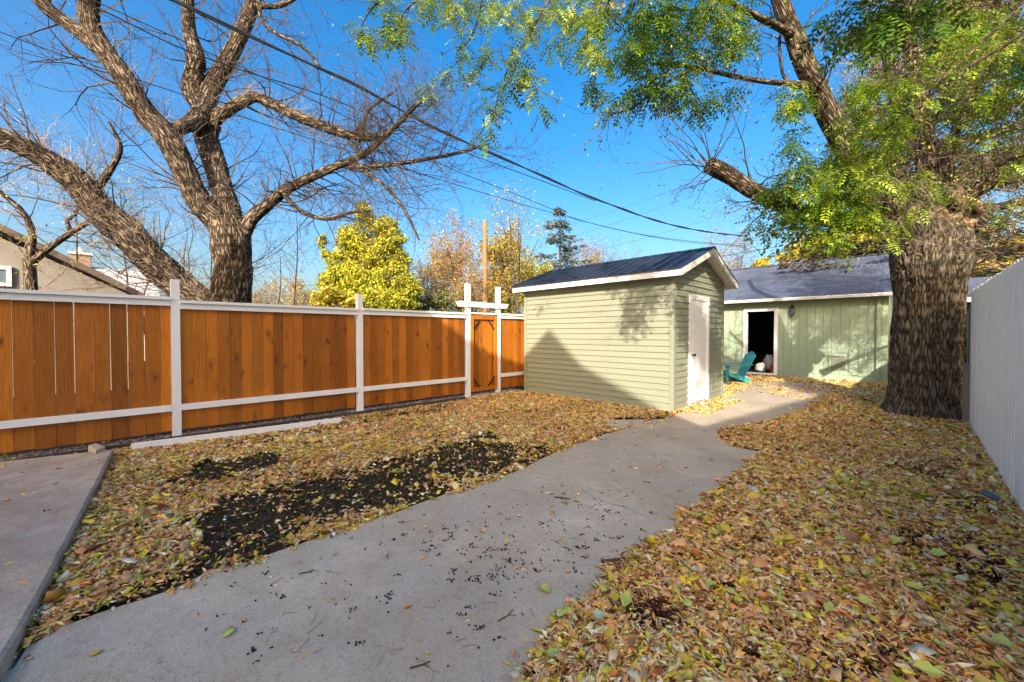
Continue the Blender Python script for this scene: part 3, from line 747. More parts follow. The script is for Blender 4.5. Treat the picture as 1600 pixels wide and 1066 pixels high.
for i in range(6):
    f = .34 - i * .095; z0 = .37 - i * .033
    mb = MB(); mb.prism([cp(f, -.27, z0), cp(f, .27, z0), cp(f - .082, .27, z0 - .028), cp(f - .082, -.27, z0 - .028)], (0, 0, .02)); mb.build('seat_slat', 'teal_plastic', ch)
for i in range(5):
    s = (i - 2) * .105; top = 1.0 - .03 * abs(i - 2) ** 1.6
    mb = MB(); mb.prism([cp(-.20, s * .8 - .036, .18), cp(-.20, s * .8 + .036, .18), cp(-.20 - .46 * (top - .18), s * 1.12 + .048, top), cp(-.20 - .46 * (top - .18), s * 1.12 - .048, top)], fx * -.02); mb.build('back_slat', 'teal_plastic', ch)
mb = MB(); mb.bar(cp(-.40, -.34, .59), cp(-.40, .34, .59), .05, .025); mb.build('back_rail', 'teal_plastic', ch)

# ================================================================== WHITE FENCE (right)
WX = 0.60
wf = thing('picket_fence', (WX, 5, 0), 'tall white painted close boarded fence along the right side', 'fence')
y = 2.2
while y < 9.35:
    wv = .135 * rng.uniform(.96, 1.04); top = 2.015 + .012 * (y - 4) + rng.uniform(-.012, .012); dx = rng.uniform(-.004, .004)
    mb = MB(); mb.prism([(WX + dx, y, -.1), (WX + dx, y + wv, -.1), (WX + dx, y + wv, top - .03), (WX + dx, y + wv - .025, top), (WX + dx, y + .025, top), (WX + dx, y, top - .03)], (.02, 0, 0))
    mb.build('picket', 'white_picket', wf); y += wv + rng.uniform(.002, .008)
for z0 in (.35, 1.5):
    mb = MB(); mb.box(WX + .026, WX + .066, 2.2, 9.35, z0, z0 + .09); mb.build('rail', 'white_picket', wf)
for y in (2.4, 4.8, 7.2, 9.3):
    mb = MB(); mb.box(WX + .068, WX + .158, y - .045, y + .045, -.2, 1.8); mb.build('post', 'grey_weathered', wf)
# older fence beyond, with a grey blue pipe post
of = thing('board_fence', (WX + .1, 12.5, 0), 'old grey unpainted board fence beyond the big tree trunk', 'fence')
y = 9.75
while y < 15:
    wv = .14; top = 1.78 + rng.uniform(-.03, .03); mb = MB(); mb.box(WX + .08, WX + .10, y, y + wv, -.1, top); mb.build('board', 'grey_weathered', of); y += wv + rng.uniform(.003, .012)
mb = MB(); mb.box(WX + .10, WX + .14, 9.75, 15, .4, .49); mb.box(WX + .10, WX + .14, 9.75, 15, 1.4, 1.49); mb.build('rail', 'grey_weathered', of)
mb = MB(); mb.tube([(WX + .02, 9.55, -.1), (WX + .02, 9.55, 1.86)], .038, 10)
tag(mb.build('pipe_post', 'blue_grey', None, smooth=False), 'dark blue grey pipe post at the far end of the white fence', 'post')
mb = MB(); mb.bar((WX - .03, 9.40, -.1), (WX - .03, 9.40, .95), .05, .09, (1, 0, 0))
tag(mb.build('wooden_stake', 'grey_weathered', None), 'short brown wooden stake leaning beside the big trunk and white fence', 'stake')
# blue bottle like scrap by the right fence
mb = MB(); p = G(1538, 776) ; mb.tube([p + Vector((0, 0, .03)), p + Vector((.05, -.10, .03)), p + Vector((.07, -.15, .03)), p + Vector((.09, -.19, .03))], [.03, .03, .012, .012], 8)
tag(mb.build('plastic_bottle', 'blue_grey', None), 'small dark blue bottle lying in leaves against the white fence', 'bottle')

# neighbour garage beyond the old fence
ng = thing('neighbour_garage', (3.4, 17, 0), 'low neighbouring garage roof glimpsed between big trunk and white fence', 'garage')
mb = MB(); mb.box(1.05, 6.2, 14.4, 20, 0, 2.2); mb.build('wall', 'stucco', ng)
mb = MB(); mb.prism([(.8, 14.0, 2.2), (.8, 17.2, 2.92), (.8, 20.4, 2.2), (.8, 20.4, 2.26), (.8, 17.2, 2.99), (.8, 14.0, 2.27)], (5.7, 0, 0)); mb.build('roof', 'shingle_blue', ng)
mb = MB(); mb.box(.8, 6.5, 13.9, 13.99, 2.14, 2.25); mb.build('gutter', 'white_picket', ng)

# ================================================================== NEIGHBOUR HOUSES (left)
ha = thing('neighbour_house', (-18, -5, 0), 'grey stucco house with brown rake boards and small window beyond the fence', 'house')
X = -14.0; slp = .60; yr = 0.45; zr_ = 2.30
mb = MB(); mb.prism([(X, -10.6, 0), (X, yr - .3, 0), (X, yr - .3, zr_ + .12), (X, -5.1, zr_ + .12 + 4.8 * slp), (X, -10.6 , zr_ + .0)], (-8, 0, 0)); mb.build('wall', 'stucco', ha)
for ya, za, yb, zb in ((yr, zr_, -5.1, zr_ + 5.5 * slp), (-10.9, zr_ - .15, -5.1, zr_ + 5.5 * slp)):
    mb = MB(); mb.prism([(X + .45, ya, za), (X + .45, yb, zb), (X + .45, yb, zb + .1), (X + .45, ya, za + .1)], (-8.9, 0, 0)); mb.build('roof', 'brown_trim', ha)
    mb = MB(); mb.prism([(X + .455, ya, za - .04), (X + .455, yb, zb - .04), (X + .455, yb, zb + .11), (X + .455, ya, za + .11)], (.03, 0, 0)); mb.build('rake_board', 'brown_trim', ha)
wa, wb = onX(-30, 421, X), onX(19, 446, X)
fr = MB(); z0, z1 = wb.z - .03, wa.z + .1
for (a, b, c, d_) in ((wa.y, wb.y, z1 - .07, z1), (wa.y, wb.y, z0, z0 + .07), (wa.y, wa.y + .07, z0 + .07, z1 - .07), (wb.y - .07, wb.y, z0 + .07, z1 - .07)): fr.box(X + .0, X + .06, a, b, c, d_)
wn = fr.build('window', 'white_paint', ha); mb = MB(); mb.box(X + .005, X + .02, wa.y + .07, wb.y - .07, z0 + .07, z1 - .07); mb.build('pane', 'glass', wn)
hb = thing('neighbour_house', (-33, -3, 0), 'distant low house with pale roof, white wall and brick chimney beyond the fence', 'house')
mb = MB(); mb.box(-36, -28, -9, 1.0, 0, 3.25); mb.build('wall', 'back_wall', hb)
mb = MB(); mb.prism([(-27.3, -9.5, 3.2), (-31, -9.5, 4.9), (-36.6, -9.5, 3.2), (-36.6, -9.5, 3.3), (-31, -9.5, 5.0), (-27.3, -9.5, 3.32)], (0, 11.0, 0)); mb.build('roof', 'pale_roof', hb)
c = onX(126, 400, -31); mb = MB(); mb.box(-31.3, -30.6, c.y - .38, c.y + .38, 4.7, 5.55); chm = mb.build('chimney', 'brick', hb)
mb = MB(); mb.box(-31.4, -30.5, c.y - .45, c.y + .45, 5.55, 5.65); mb.tube([(-30.95, c.y, 5.65), (-30.95, c.y, 5.95)], .12, 8); mb.build('chimney_cap', 'back_wall', chm)

# ================================================================== HOUSES BEHIND THE CAMERA (they cast the shade on the yard)
KS = 9.0; KX, KY, KZ = KS * .5, -KS * .866, KS * .477      # set back along the sun's direction
def back(mb):
    mb.v = [(x + KX, y + KY, z + KZ if z > 0.01 else z) for x, y, z in mb.v]; return mb
hm = thing('house', (1.5, -13.8, 0), 'pale house behind the viewer whose gable shades the near yard', 'house')
mb = MB(); mb.box(-5.1, 1.8, -9.0, -1.95, 0, 4.4); back(mb).build('wall', 'back_wall', hm)
mb = MB(); mb.prism([(-5.35, -1.7, 4.35), (-5.35, -4.2, 6.6), (-5.35, -9.3, 4.3)], (7.15, 0, 0)); back(mb).build('roof', 'shingle_blue', hm)
gp = [(-4.1, 0), (2.15, 0), (2.15, 4.25), (1.84, 4.62), (-.05, 5.40), (-.94, 6.16), (-1.9, 5.35), (-4.1, 4.5)]
mb = MB(); mb.prism([(x, -4.3, z) for x, z in gp], (0, 2.66, 0)); back(mb).build('rear_gable', 'back_wall', hm)
rp = [(2.55, 4.15), (1.86, 4.68), (-.04, 5.46), (-.94, 6.24), (-1.92, 5.42), (-4.4, 4.46)]
mb = MB()
mb.prism([(x, -4.3, z) for x, z in rp] + [(x, -4.3, z - .07) for x, z in rp[::-1]], (0, 2.72, 0)); back(mb).build('gable_roof', 'shingle_blue', hm)
hn = thing('house', (12, -15.8, 0), 'tall neighbouring house behind the viewer on the right', 'house')
mb = MB(); mb.prism([(3.3, -2.6, 0), (11.7, -2.6, 0), (11.7, -2.6, 5.3), (7.5, -2.6, 8.3), (3.3, -2.6, 5.2)], (0, -10, 0)); back(mb).build('wall', 'back_wall', hn)
mb = MB(); mb.prism([(2.75, -2.5, 4.80), (7.5, -2.5, 8.42), (12.3, -2.5, 4.8), (12.3, -2.5, 4.68), (7.5, -2.5, 8.3), (2.75, -2.5, 4.68)], (0, -10.5, 0)); back(mb).build('roof', 'shingle_blue', hn)

# ================================================================== BIG BARE TREE beyond the brown fence
GREENS = [(.16, .26, .03), (.25, .35, .045), (.36, .40, .05), (.08, .15, .02)]
YELL = [(.50, .38, .03), (.60, .46, .05), (.38, .36, .04), (.30, .33, .05)]
def limb_px(pts):
    """rows of (px, py, depth, width in px) -> rows of (x, y, z, r)"""
    return [(*at(px, py, d), rad(px, w_, d)) for px, py, d, w_ in pts]
tb = G(362, 565, 0); tb = at(362, 470, 7.6); base = Vector((tb.x, tb.y, 0))
elm = thing('bare_tree', base, 'huge nearly leafless tree with forking limbs just beyond the brown fence', 'tree')
bk = Bark(); Ls = []
def L(pts, n=24, **k):
    q = bk.limb(limb_px(pts), n=n, **k); Ls.append(q); return q
trunk = [(base.x, base.y, -.1, .36)] + limb_px([(360, 520, 7.6, 70), (361, 470, 7.6, 66), (364, 420, 7.6, 60), (361, 375, 7.6, 66), (354, 345, 7.6, 60)])
bk.limb(trunk, n=56, seg=.04, amp=.10, fr=4.5, lump=.12, seed=3)
L([(366, 400, 7.6, 44), (345, 352, 7.55, 44), (313, 318, 7.4, 42), (290, 270, 7.25, 42), (262, 215, 7.1, 44), (228, 178, 7.0, 42), (193, 120, 6.8, 40), (165, 82, 6.7, 40), (140, 30, 6.6, 36), (148, -60, 6.4, 34)], 32, seg=.05, amp=.09, fr=5)
L([(165, 84, 6.7, 36), (120, 48, 6.6, 30), (72, 10, 6.4, 30), (30, -50, 6.2, 26)], 22)
L([(365, 400, 7.6, 44), (362, 350, 7.7, 40), (348, 300, 7.8, 38), (336, 255, 7.9, 38), (322, 212, 7.9, 38), (330, 190, 7.9, 36)], 32, seg=.05, amp=.1, fr=5)
L([(255, 208, 7.1, 30), (285, 198, 7.3, 26), (312, 182, 7.7, 34), (330, 140, 7.9, 32), (352, 100, 8.0, 28), (380, 45, 8.1, 24), (405, -30, 8.2, 20)], 26, amp=.08)
L([(318, 170, 7.8, 34), (303, 140, 7.8, 38), (306, 90, 7.7, 28), (295, 40, 7.7, 22), (292, -40, 7.7, 20)], 24, amp=.12)
L([(322, 205, 7.9, 26), (345, 180, 7.8, 22), (380, 158, 7.6, 20), (402, 152, 7.5, 18), (440, 170, 7.4, 18), (490, 192, 7.3, 17), (550, 212, 7.2, 14), (590, 214, 7.2, 12)], 18, amp=.07)
L([(375, 385, 7.6, 24), (392, 345, 7.6, 22), (420, 318, 7.6, 20), (455, 292, 7.5, 17), (520, 262, 7.4, 13), (570, 240, 7.3, 11), (610, 205, 7.2, 9), (650, 165, 7.1, 6), (668, 150, 7.1, 3)], 16)
L([(545, 262, 7.4, 8), (600, 258, 7.2, 8), (660, 250, 7.0, 6), (720, 238, 6.9, 5), (760, 225, 6.8, 3)], 10)
L([(445, 305, 7.5, 9), (470, 330, 7.3, 8), (510, 342, 7.1, 7), (550, 332, 7.0, 5), (580, 330, 6.9, 3)], 10)
L([(560, 262, 7.3, 7), (600, 290, 7.1, 6), (630, 325, 7.0, 5), (655, 375, 6.9, 3)], 8)
L([(560, 225, 7.3, 7), (575, 175, 7.2, 5), (600, 155, 7.2, 4), (615, 145, 7.1, 2)], 8)
L([(400, 10, 8.1, 10), (440, 8, 8.0, 8), (480, -15, 7.9, 5)], 8)
L([(402, -5, 8.1, 9), (415, 40, 8.0, 6), (475, 75, 7.9, 6), (500, 105, 7.9, 4)], 8)
# great leaning limb to the left
L([(365, 500, 7.7, 66), (325, 478, 7.7, 58), (288, 452, 7.6, 56), (240, 410, 7.4, 58), (195, 360, 7.2, 60), (150, 320, 7.0, 56), (110, 275, 6.8, 54), (60, 242, 6.6, 46), (10, 218, 6.4, 44), (-60, 190, 6.2, 40)], 40, seg=.045, amp=.12, fr=5, lump=.12)
L([(150, 300, 7.0, 14), (175, 262, 7.0, 12), (188, 230, 7.0, 9), (170, 190, 6.9, 5)], 10)
L([(330, 462, 7.5, 12), (345, 430, 7.6, 9), (368, 405, 7.7, 8)], 8)
bk.build('trunk', 'bark_brown', elm)
tw = MB(); tips = []
sprout(tw, Ls, 0.115, (0.5, 1.6), 2, tips, rmax=.016, wob=.2, kids=(4, 4), nseg=6, bias=(0, 0, .12))
sprout(tw, [Ls[7], Ls[8], Ls[6]], 0.09, (0.4, 1.2), 2, tips, frac=(.3, 1), rmax=.012, wob=.25, kids=(5, 5), nseg=5, bias=(0, 0, -.02))
sprout(tw, [Ls[6], Ls[5]], 0.035, (0.4, .9), 2, tips, frac=(.72, 1), rmax=.008, wob=.22, kids=(5, 5), nseg=5)
o = tw.build('twigs', 'twig', elm, ctr=WL[elm]); tag(o, kind='stuff')
shag = MB(); t0 = []
sprout(shag, [Ls[13]], .012, (.15, .7), 1, t0, frac=(.03, .98), rmax=.009, rk=.4, wob=.3, kids=(4,), nseg=6, bias=(.05, 0, .02), away=(.3, -.2, .1))
sprout(shag, [Ls[0], Ls[2], Ls[5]], .02, (.12, .5), 1, t0, frac=(.05, .8), rmax=.005, wob=.42, kids=(4,), nseg=5, bias=(0, 0, -.08))
tag(shag.build('shoots', 'twig_tan', elm, ctr=WL[elm]), kind='stuff'); tips += [t_ for t_ in t0 if rng.random() < .25]
crown_leaves('leaves', elm, tips, .055, .034, [(.30, .26, .03), (.22, .22, .04), (.20, .10, .04)], [3, 3, 3], jit=.06, lv=(0,))
print('elm', len(tw.v), len(tips))

def simple_tree(name, base, label, cat, trunk, levels, Lk, spacing, bark='bark_fine', twig='twig', leaves=None, group=None, tw_r=.02, kids=(4, 4, 4), bias=(0, 0, .3), frac=(.2, 1), n=10, limbs=(), spread=.9, wob=.2):
    t_ = thing(name, base, label, cat, group); b_ = Bark(); qs = [b_.limb(trunk, n=n, seg=.2, amp=.06)]
    for l_ in limbs: qs.append(b_.limb(l_, n=max(6, n - 2), seg=.2, amp=.06))
    b_.build('trunk', bark, t_); mb = MB(); tips = []
    sprout(mb, qs, spacing, Lk, levels, tips, frac=frac, rmax=tw_r, kids=kids, bias=bias, spread=spread, wob=wob)
    if mb.v: tag(mb.build('twigs', twig, t_, ctr=WL[t_]), kind='stuff')
    if leaves: crown_leaves('leaves', t_, tips, *leaves[0], **leaves[1])
    return t_, tips

# smaller forked tree at far left, in front of the grey house
b = at(50, 470, 8.1); b = Vector((b.x, b.y, 0))
simple_tree('forked_tree', b, 'smaller forked tree with shaggy shoots in front of the grey stucco house', 'tree',
    [(*b, .16)] + limb_px([(48, 450, 8.1, 24), (46, 405, 8.1, 24)]), 2, (.6, 1.6), .16, 'bark_brown', 'twig_tan',
    limbs=[limb_px([(46, 410, 8.1, 16), (50, 360, 8.1, 14), (30, 325, 8.0, 12), (0, 300, 7.9, 9), (-40, 270, 7.8, 6)]), limb_px([(50, 410, 8.1, 16), (80, 385, 8.1, 14), (125, 355, 8.1, 11), (160, 335, 8.1, 8)]),
           limb_px([(110, 362, 8.1, 9), (105, 345, 8.1, 8), (118, 335, 8.1, 6), (135, 300, 8.1, 4)])],
    leaves=((.35, .045, YELL + GREENS[1:3], [2, 2, 2, 2, 2, 2]), dict(jit=.08)), tw_r=.014, bias=(0, 0, .05))
# thin understory sapling and undergrowth behind fence
for px_, h_, lab in ((110, 250, 'bare sapling reaching up between grey house and leaning limb'), (180, 290, 'bare sapling just right of the grey house roof'), (455, 330, 'spindly bare sapling left of the yellow green tree'), (322, 300, 'slender bare sapling between the leaning limb and the big trunk'), (240, 330, 'thin bare sapling rising behind the great leaning limb'), (430, 400, 'low bare sapling just right of the big trunk')):
    b = at(px_, 480, 11.5); b = Vector((b.x, b.y, 0)); top = at(px_ + 8, h_, 11.5)
    simple_tree('sapling', b, lab, 'sapling', [(*b, .03), (*(b.lerp(top, .45) + Vector((rng.normal() * .12, rng.normal() * .12, 0))), .022), (*(b.lerp(top, .75) + Vector((rng.normal() * .12, .05, 0))), .014), (*top, .006)], 2, (.7, 1.8), .22, tw_r=.012,
                leaves=((.25, .05, YELL + GREENS[:2], [1, 1, 1, 1, 1, 1]), dict(jit=.08)), frac=(.35, 1), bias=(0, 0, .2))

# ================================================================== YELLOW GREEN TREE and the background row
def blob_tree(name, cx, d, base_py, label, blobs, n, size, palette, wts, trunk_w=14, group=None, depth=1.0, twigs=True, m='foliage', tm='bark_fine'):
    b = at(cx, base_py, d); b = Vector((b.x, b.y, 0)); t_ = thing(name, b, label, 'tree', group)
    top = at(blobs[0][0], blobs[0][1], d); bk_ = Bark()
    qs = [bk_.limb([(*b, rad(cx, trunk_w, d)), (*b.lerp(top, .5), rad(cx, trunk_w * .6, d)), (*b.lerp(top, .97), rad(cx, 2, d))], n=8, seg=.3, amp=.05)]
    for (px_, py_, rx, ry) in blobs[1:]:
        e = at(px_, py_, d) + Vector(rng.normal(size=3)) * .3; s = b.lerp(top, rng.uniform(.2, .5))
        qs.append(bk_.limb([(*s, rad(cx, trunk_w * .4, d)), (*s.lerp(e, .5), rad(cx, trunk_w * .25, d)), (*e, .01)], n=6, seg=.3, amp=.04))
    bk_.build('trunk', tm, t_)
    if twigs:
        mb = MB(); tp = []; sprout(mb, qs, .35, (.6, 1.6), 2, tp, rmax=.02, frac=(.25, 1), kids=(4, 4), bias=(0, 0, .2)); tag(mb.build('twigs', 'twig', t_, ctr=WL[t_]), kind='stuff')
    area = np.array([b_[2] * b_[3] for b_ in blobs], float); cnt = (n * area / area.sum()).astype(int); Ps, Ns = [], []
    for (px_, py_, rx, ry), k in zip(blobs, cnt):
        c = np.array(at(px_, py_, d)); sx2 = rx * d / FPX; sz2 = ry * d / FPX
        nc = max(6, k // 55)               # clumps
        u_ = rdir(nc) * (rng.random((nc, 1)) ** .45); cc_ = c + u_ * np.array([sx2, sx2 * depth, sz2]); idx = rng.integers(0, nc, k)
        Ps.append(cc_[idx] + rng.normal(size=(k, 3)) * np.array([1, 1, .7]) * max(sx2, sz2) * .135); Ns.append(u_[idx])
    P = np.vstack(Ps); n_ = len(P); N = unit(np.vstack(Ns) + rng.normal(size=(n_, 3)) * .8); Lf = rng.uniform(.7, 1.3, n_) * size
    tag(leaves_obj('leaves', P, rdir(n_), N, Lf, Lf * .75, rng.uniform(-.1, .3, n_), pal(n_, palette, wts, .22), m, t_, tuple(WL[t_])), kind='stuff')
    return t_
blob_tree('yellow_tree', 590, 21, 495, 'dense yellow green tree standing beyond the middle of the brown fence',
    [(572, 342, 16, 20), (600, 360, 22, 20), (552, 378, 26, 26), (612, 378, 22, 22), (540, 415, 26, 22), (585, 400, 34, 24), (625, 408, 16, 18), (520, 440, 22, 16), (562, 438, 34, 24), (612, 440, 36, 22), (640, 452, 18, 14), (540, 466, 40, 14), (600, 470, 50, 16), (503, 378, 8, 10), (511, 400, 10, 8), (632, 470, 24, 14), (563, 322, 8, 10)],
    62000, .12, [(.42, .44, .035), (.55, .50, .035), (.60, .46, .04), (.25, .34, .03), (.16, .24, .025)], [4, 4, 3, 3, 2], 16)
blob_tree('yellow_shrub', 520, 17, 495, 'low golden shrub at the foot of the yellow green tree', [(520, 466, 34, 14), (500, 472, 14, 10), (550, 474, 22, 10)], 2500, .14, YELL, [4, 3, 3, 1], 5)
def bare(px_, top_py, d, label, wpx, spread_px, per=.25, palette=None, group=None, lv=2, name='bare_tree', sp=.3, twig='twig', nl=5, lsz=.09, k=(4, 4)):
    b = at(px_, 500, d); b = Vector((b.x, b.y, 0)); top = at(px_ + 3, top_py, d); H = top.z; ls = []
    for i in range(nl):
        a = rng.uniform(-1, 1); s = b.lerp(top, rng.uniform(.25, .55)); e = at(px_ + a * spread_px, top_py + abs(a) * (490 - top_py) * .35 + 6, d) + Vector(rng.normal(size=3)) * (spread_px * d / FPX * .35)
        ls.append([(*s, rad(px_, wpx * .55, d)), (*(s.lerp(e, .5) + Vector((0, 0, .1 * H * .3))), rad(px_, wpx * .35, d)), (*e, .01)])
    return simple_tree(name, b, label, 'tree', [(*b, rad(px_, wpx, d)), (*b.lerp(top, .5), rad(px_, wpx * .6, d)), (*top, .01)], lv, (H * .12, H * .28), sp, twig=twig, limbs=ls,
        leaves=((per, lsz, palette or YELL, [1] * len(palette or YELL)), dict(jit=.12, var=.25)), group=group, tw_r=.02, bias=(0, 0, .3), kids=k)
OR = [(.42, .24, .10), (.34, .18, .07), (.45, .33, .12), (.30, .24, .10)]
bare(718, 372, 27, 'bare brown tree left of the orange utility pole', 7, 34, .9, OR, twig='twig_tan', nl=8, lsz=.13)
bare(690, 405, 29, 'low tan tree just right of the yellow green tree', 5, 24, .9, OR, twig='twig_tan', nl=6, lsz=.13)
bare(665, 412, 25, 'sparse pale yellow sapling beside the yellow green tree', 4, 16, .7, YELL + OR, nl=4, lsz=.11)
bare(808, 332, 19, 'tall sparse tree with few yellow leaves left of the spruce', 6, 32, .30, YELL + OR[:1], nl=6, sp=.35)
bare(783, 395, 24, 'golden leaved tree behind the gate arbour', 6, 26, 2.2, YELL + OR, twig='twig_tan', nl=8, lsz=.15)
bare(835, 430, 22, 'low golden bush left of the shed roof below the spruce', 5, 26, 1.8, YELL + GREENS[1:3], nl=6, lsz=.13)
bare(940, 384, 34, 'small rounded bare tree above the middle of the shed roof', 4, 24, .15, OR, nl=8, sp=.25, lsz=.1)
bare(913, 402, 32, 'tiny tan tree just right of the spruce', 4, 12, .8, OR, nl=4, lsz=.12)
bare(735, 440, 20, 'brown scrub rising right behind the gate arbour', 4, 30, .9, OR, nl=7, twig='twig_tan', lsz=.1)
bare(460, 455, 22, 'low brown scrub beyond the fence left of the yellow tree', 4, 40, .6, OR + YELL[:1], nl=8, twig='twig_tan', lsz=.1, name='scrub')
bare(415, 462, 26, 'tiny far scrub beside the big bare trunk', 4, 30, .6, OR, nl=8, lsz=.1, name='scrub')
blob_tree('hedge', 690, 24, 498, 'green grey hedge beyond the fence left of the gate', [(690, 474, 38, 14), (655, 478, 24, 10), (740, 470, 30, 16)], 4000, .16, [(.12, .17, .05), (.22, .24, .07), (.28, .22, .10)], [3, 3, 2], 4)
blob_tree('hedge', 790, 23, 500, 'yellowish hedge beyond the gate against the shed', [(785, 470, 24, 20), (808, 450, 16, 24)], 3000, .15, YELL + GREENS[:2], [2, 2, 2, 2, 1, 1], 4)
# background trees behind the garage
blob_tree('yellow_tree', 1310, 30, 430, 'bright yellow tree crown rising behind the garage roof', [(1310, 385, 60, 26), (1265, 392, 32, 18), (1370, 380, 50, 30), (1230, 402, 22, 10)], 9000, .22, YELL, [4, 4, 3, 1], 12)
blob_tree('yellow_tree', 1186, 36, 430, 'small yellow tree crown above the left end of the garage roof', [(1186, 412, 16, 9)], 700, .22, YELL, [4, 3, 3, 1], 5)
blob_tree('yellow_tree', 1545, 24, 470, 'yellow shrub crown glimpsed between the big trunk and the white fence', [(1545, 415, 42, 28), (1500, 420, 30, 24), (1590, 390, 36, 26)], 6000, .16, YELL + [(.45, .24, .03)], [4, 4, 3, 1, 2], 8)
bare(1150, 395, 30, 'bare brown tree above the garage roof beside the shed peak', 4, 34, .7, OR, nl=7, twig='twig_tan', lsz=.12)
blob_tree('yellow_tree', 1392, 20, 570, 'sunlit bush seen through the gap between garage and big trunk', [(1392, 540, 9, 34)], 900, .10, YELL + GREENS[:1], [2, 2, 2, 2, 1], 4)

def spruce(cx, top_py, d, base_py, wpx, label, n_wh, pal_, ws, nd=1.0, tw=8):
    b = at(cx, base_py, d); b = Vector((b.x, b.y, 0)); top = at(cx, top_py, d); t_ = thing('spruce_tree', b, label, 'tree')
    bk_ = Bark(); bk_.limb([(*b, rad(cx, tw, d)), (*b.lerp(top, .5), rad(cx, tw * .6, d)), (*top, .01)], n=10, seg=.3, amp=.04); bk_.build('trunk', 'spruce_bark', t_)
    H = top.z; mb = MB(); P, D = [], []; Rm = wpx * d / FPX
    for i in range(n_wh):
        f = (i + rng.uniform(-.3, .3)) / n_wh; z = H * (.12 + .87 * f) if f > 0 else H * .12
        k = 6
        for j in range(k):
            a = rng.uniform(0, 6.28); Lb = Rm * (1 - f) ** .8 * rng.uniform(.55, 1.15) + .12; p0 = Vector((b.x, b.y, min(z, H * .985))); dv = Vector((math.cos(a), math.sin(a), .10))
            pts = [p0]; m_ = 7
            for s in range(1, m_ + 1):
                q = s / m_; pts.append(p0 + dv * Lb * q + Vector((0, 0, -Lb * .38 * q + Lb * .30 * q * q)))
            mb.tube(pts, [max(.004, .02 * (1 - s / (m_ + 1)) * (1 + Lb * .3)) for s in range(m_ + 1)], 3, cap=False)
            c_ = int(Lb * 46 * nd) + 8
            for _ in range(c_):
                q = rng.uniform(.12, 1.0) * m_; ii = min(int(q), m_ - 1); pp = pts[ii].lerp(pts[ii + 1], q - ii)
                side = Vector((-dv.y, dv.x, 0)) * rng.uniform(-1, 1) * Lb * .20 * (1.1 - q / m_)
                P.append(tuple(pp + side + Vector((0, 0, -abs(rng.normal()) * .10)))); D.append(tuple(dv * .8 + side.normalized() * .6 + Vector((0, 0, rng.uniform(-.7, .1)))))
    tag(mb.build('branches', 'spruce_bark', t_, ctr=WL[t_]), kind='stuff')
    P, D = np.array(P), np.array(D); n_ = len(P); Lf = rng.uniform(.10, .26, n_)
    tag(leaves_obj('needles', P, D, rdir(n_), Lf, Lf * .30, rng.uniform(0, .2, n_), pal(n_, pal_, ws, .25), 'foliage', t_, tuple(WL[t_])), kind='stuff')
spruce(875, 312, 24, 500, 78, 'dark blue green spruce with open branches beyond the shed roof', 21, [(.06, .10, .06), (.10, .14, .10), (.17, .16, .11)], [4, 3, 2], 1.1)
spruce(1445, -330, 13.5, 560, 200, 'tall old spruce with brown cones standing behind the big right hand tree', 46, [(.06, .085, .035), (.13, .12, .05), (.20, .13, .07), (.26, .20, .11)], [4, 3, 3, 2], 2.2, 24)

# ================================================================== BIG TREE on the right
RD = 6.9
c = G(1452, 640, 0); rb = Vector((c.x, c.y, 0)); rb = Vector((.13, 9.98, 0))
big = thing('shade_tree', rb, 'massive ash like tree with furrowed trunk and green leaflets at the right fence', 'tree')
bk = Bark(); RL = []
def cd_(px_, d):
    if px_ < 1010: return d * (.76 + .50 * min(1, max(0, (1000 - px_) / 90)))
    return d * (1 - .24 * min(1, max(0, (1230 - px_) / 200)))
def LR(pts, n=24, **k):
    if pts[0][2] < 6.5 and pts[0][3] < 25: pts = [(a, b_, cd_(a, c_), e) for a, b_, c_, e in pts]
    q = bk.limb(limb_px(pts), n=n, **k); RL.append(q); return q
tr = [(rb.x, rb.y, -.12, .56), (rb.x, rb.y, .35, .46), (rb.x, rb.y, .9, .435), (rb.x + .0, rb.y, 1.5, .43), (rb.x + .02, rb.y, 2.0, .43), (rb.x + .03, rb.y, 2.4, .45), (rb.x + .03, rb.y, 2.75, .485), (rb.x + .04, rb.y, 3.05, .46), (rb.x + .04, rb.y, 3.3, .30)]
bk.limb(tr, n=240, seg=.02, amp=.08, fr=6.0, lump=.08, flare=.30, seed=11)
bk.build('trunk', 'bark_grey', big); bk = Bark()
LR([(1440, 400, 7, 60), (1400, 350, 6.9, 46), (1352, 290, 6.6, 42), (1315, 220, 6.3, 38), (1285, 160, 6.1, 36), (1258, 100, 5.9, 34), (1240, 55, 5.8, 30), (1222, 10, 5.7, 28), (1205, -60, 5.6, 24)], 32, seg=.05, amp=.07)
LR([(1430, 400, 7, 50), (1380, 352, 6.8, 42), (1320, 345, 6.6, 34), (1265, 335, 6.4, 30), (1225, 322, 6.3, 28), (1180, 300, 6.2, 28), (1140, 275, 6.1, 27), (1108, 258, 6.0, 27)], 28, seg=.05, amp=.08)
LR([(1455, 380, 7, 66), (1452, 310, 6.9, 48), (1448, 250, 6.8, 38), (1438, 180, 6.7, 30), (1425, 100, 6.6, 25), (1420, 20, 6.5, 22), (1425, -60, 6.6, 14)], 22, amp=.08)
LR([(1480, 380, 7, 60), (1500, 320, 6.8, 40), (1545, 285, 6.6, 32), (1600, 245, 6.4, 28), (1680, 200, 6.2, 24)], 22, amp=.08)
LR([(1460, 370, 7, 50), (1475, 300, 7, 34), (1482, 240, 7, 24), (1500, 190, 6.9, 18), (1540, 120, 6.7, 14), (1590, 20, 6.5, 10)], 18, amp=.08)
LR([(1425, 390, 6.9, 44), (1398, 330, 6.6, 34), (1392, 270, 6.4, 26), (1402, 210, 6.2, 20), (1395, 150, 6.0, 14), (1380, 80, 5.8, 9)], 20, amp=.09)
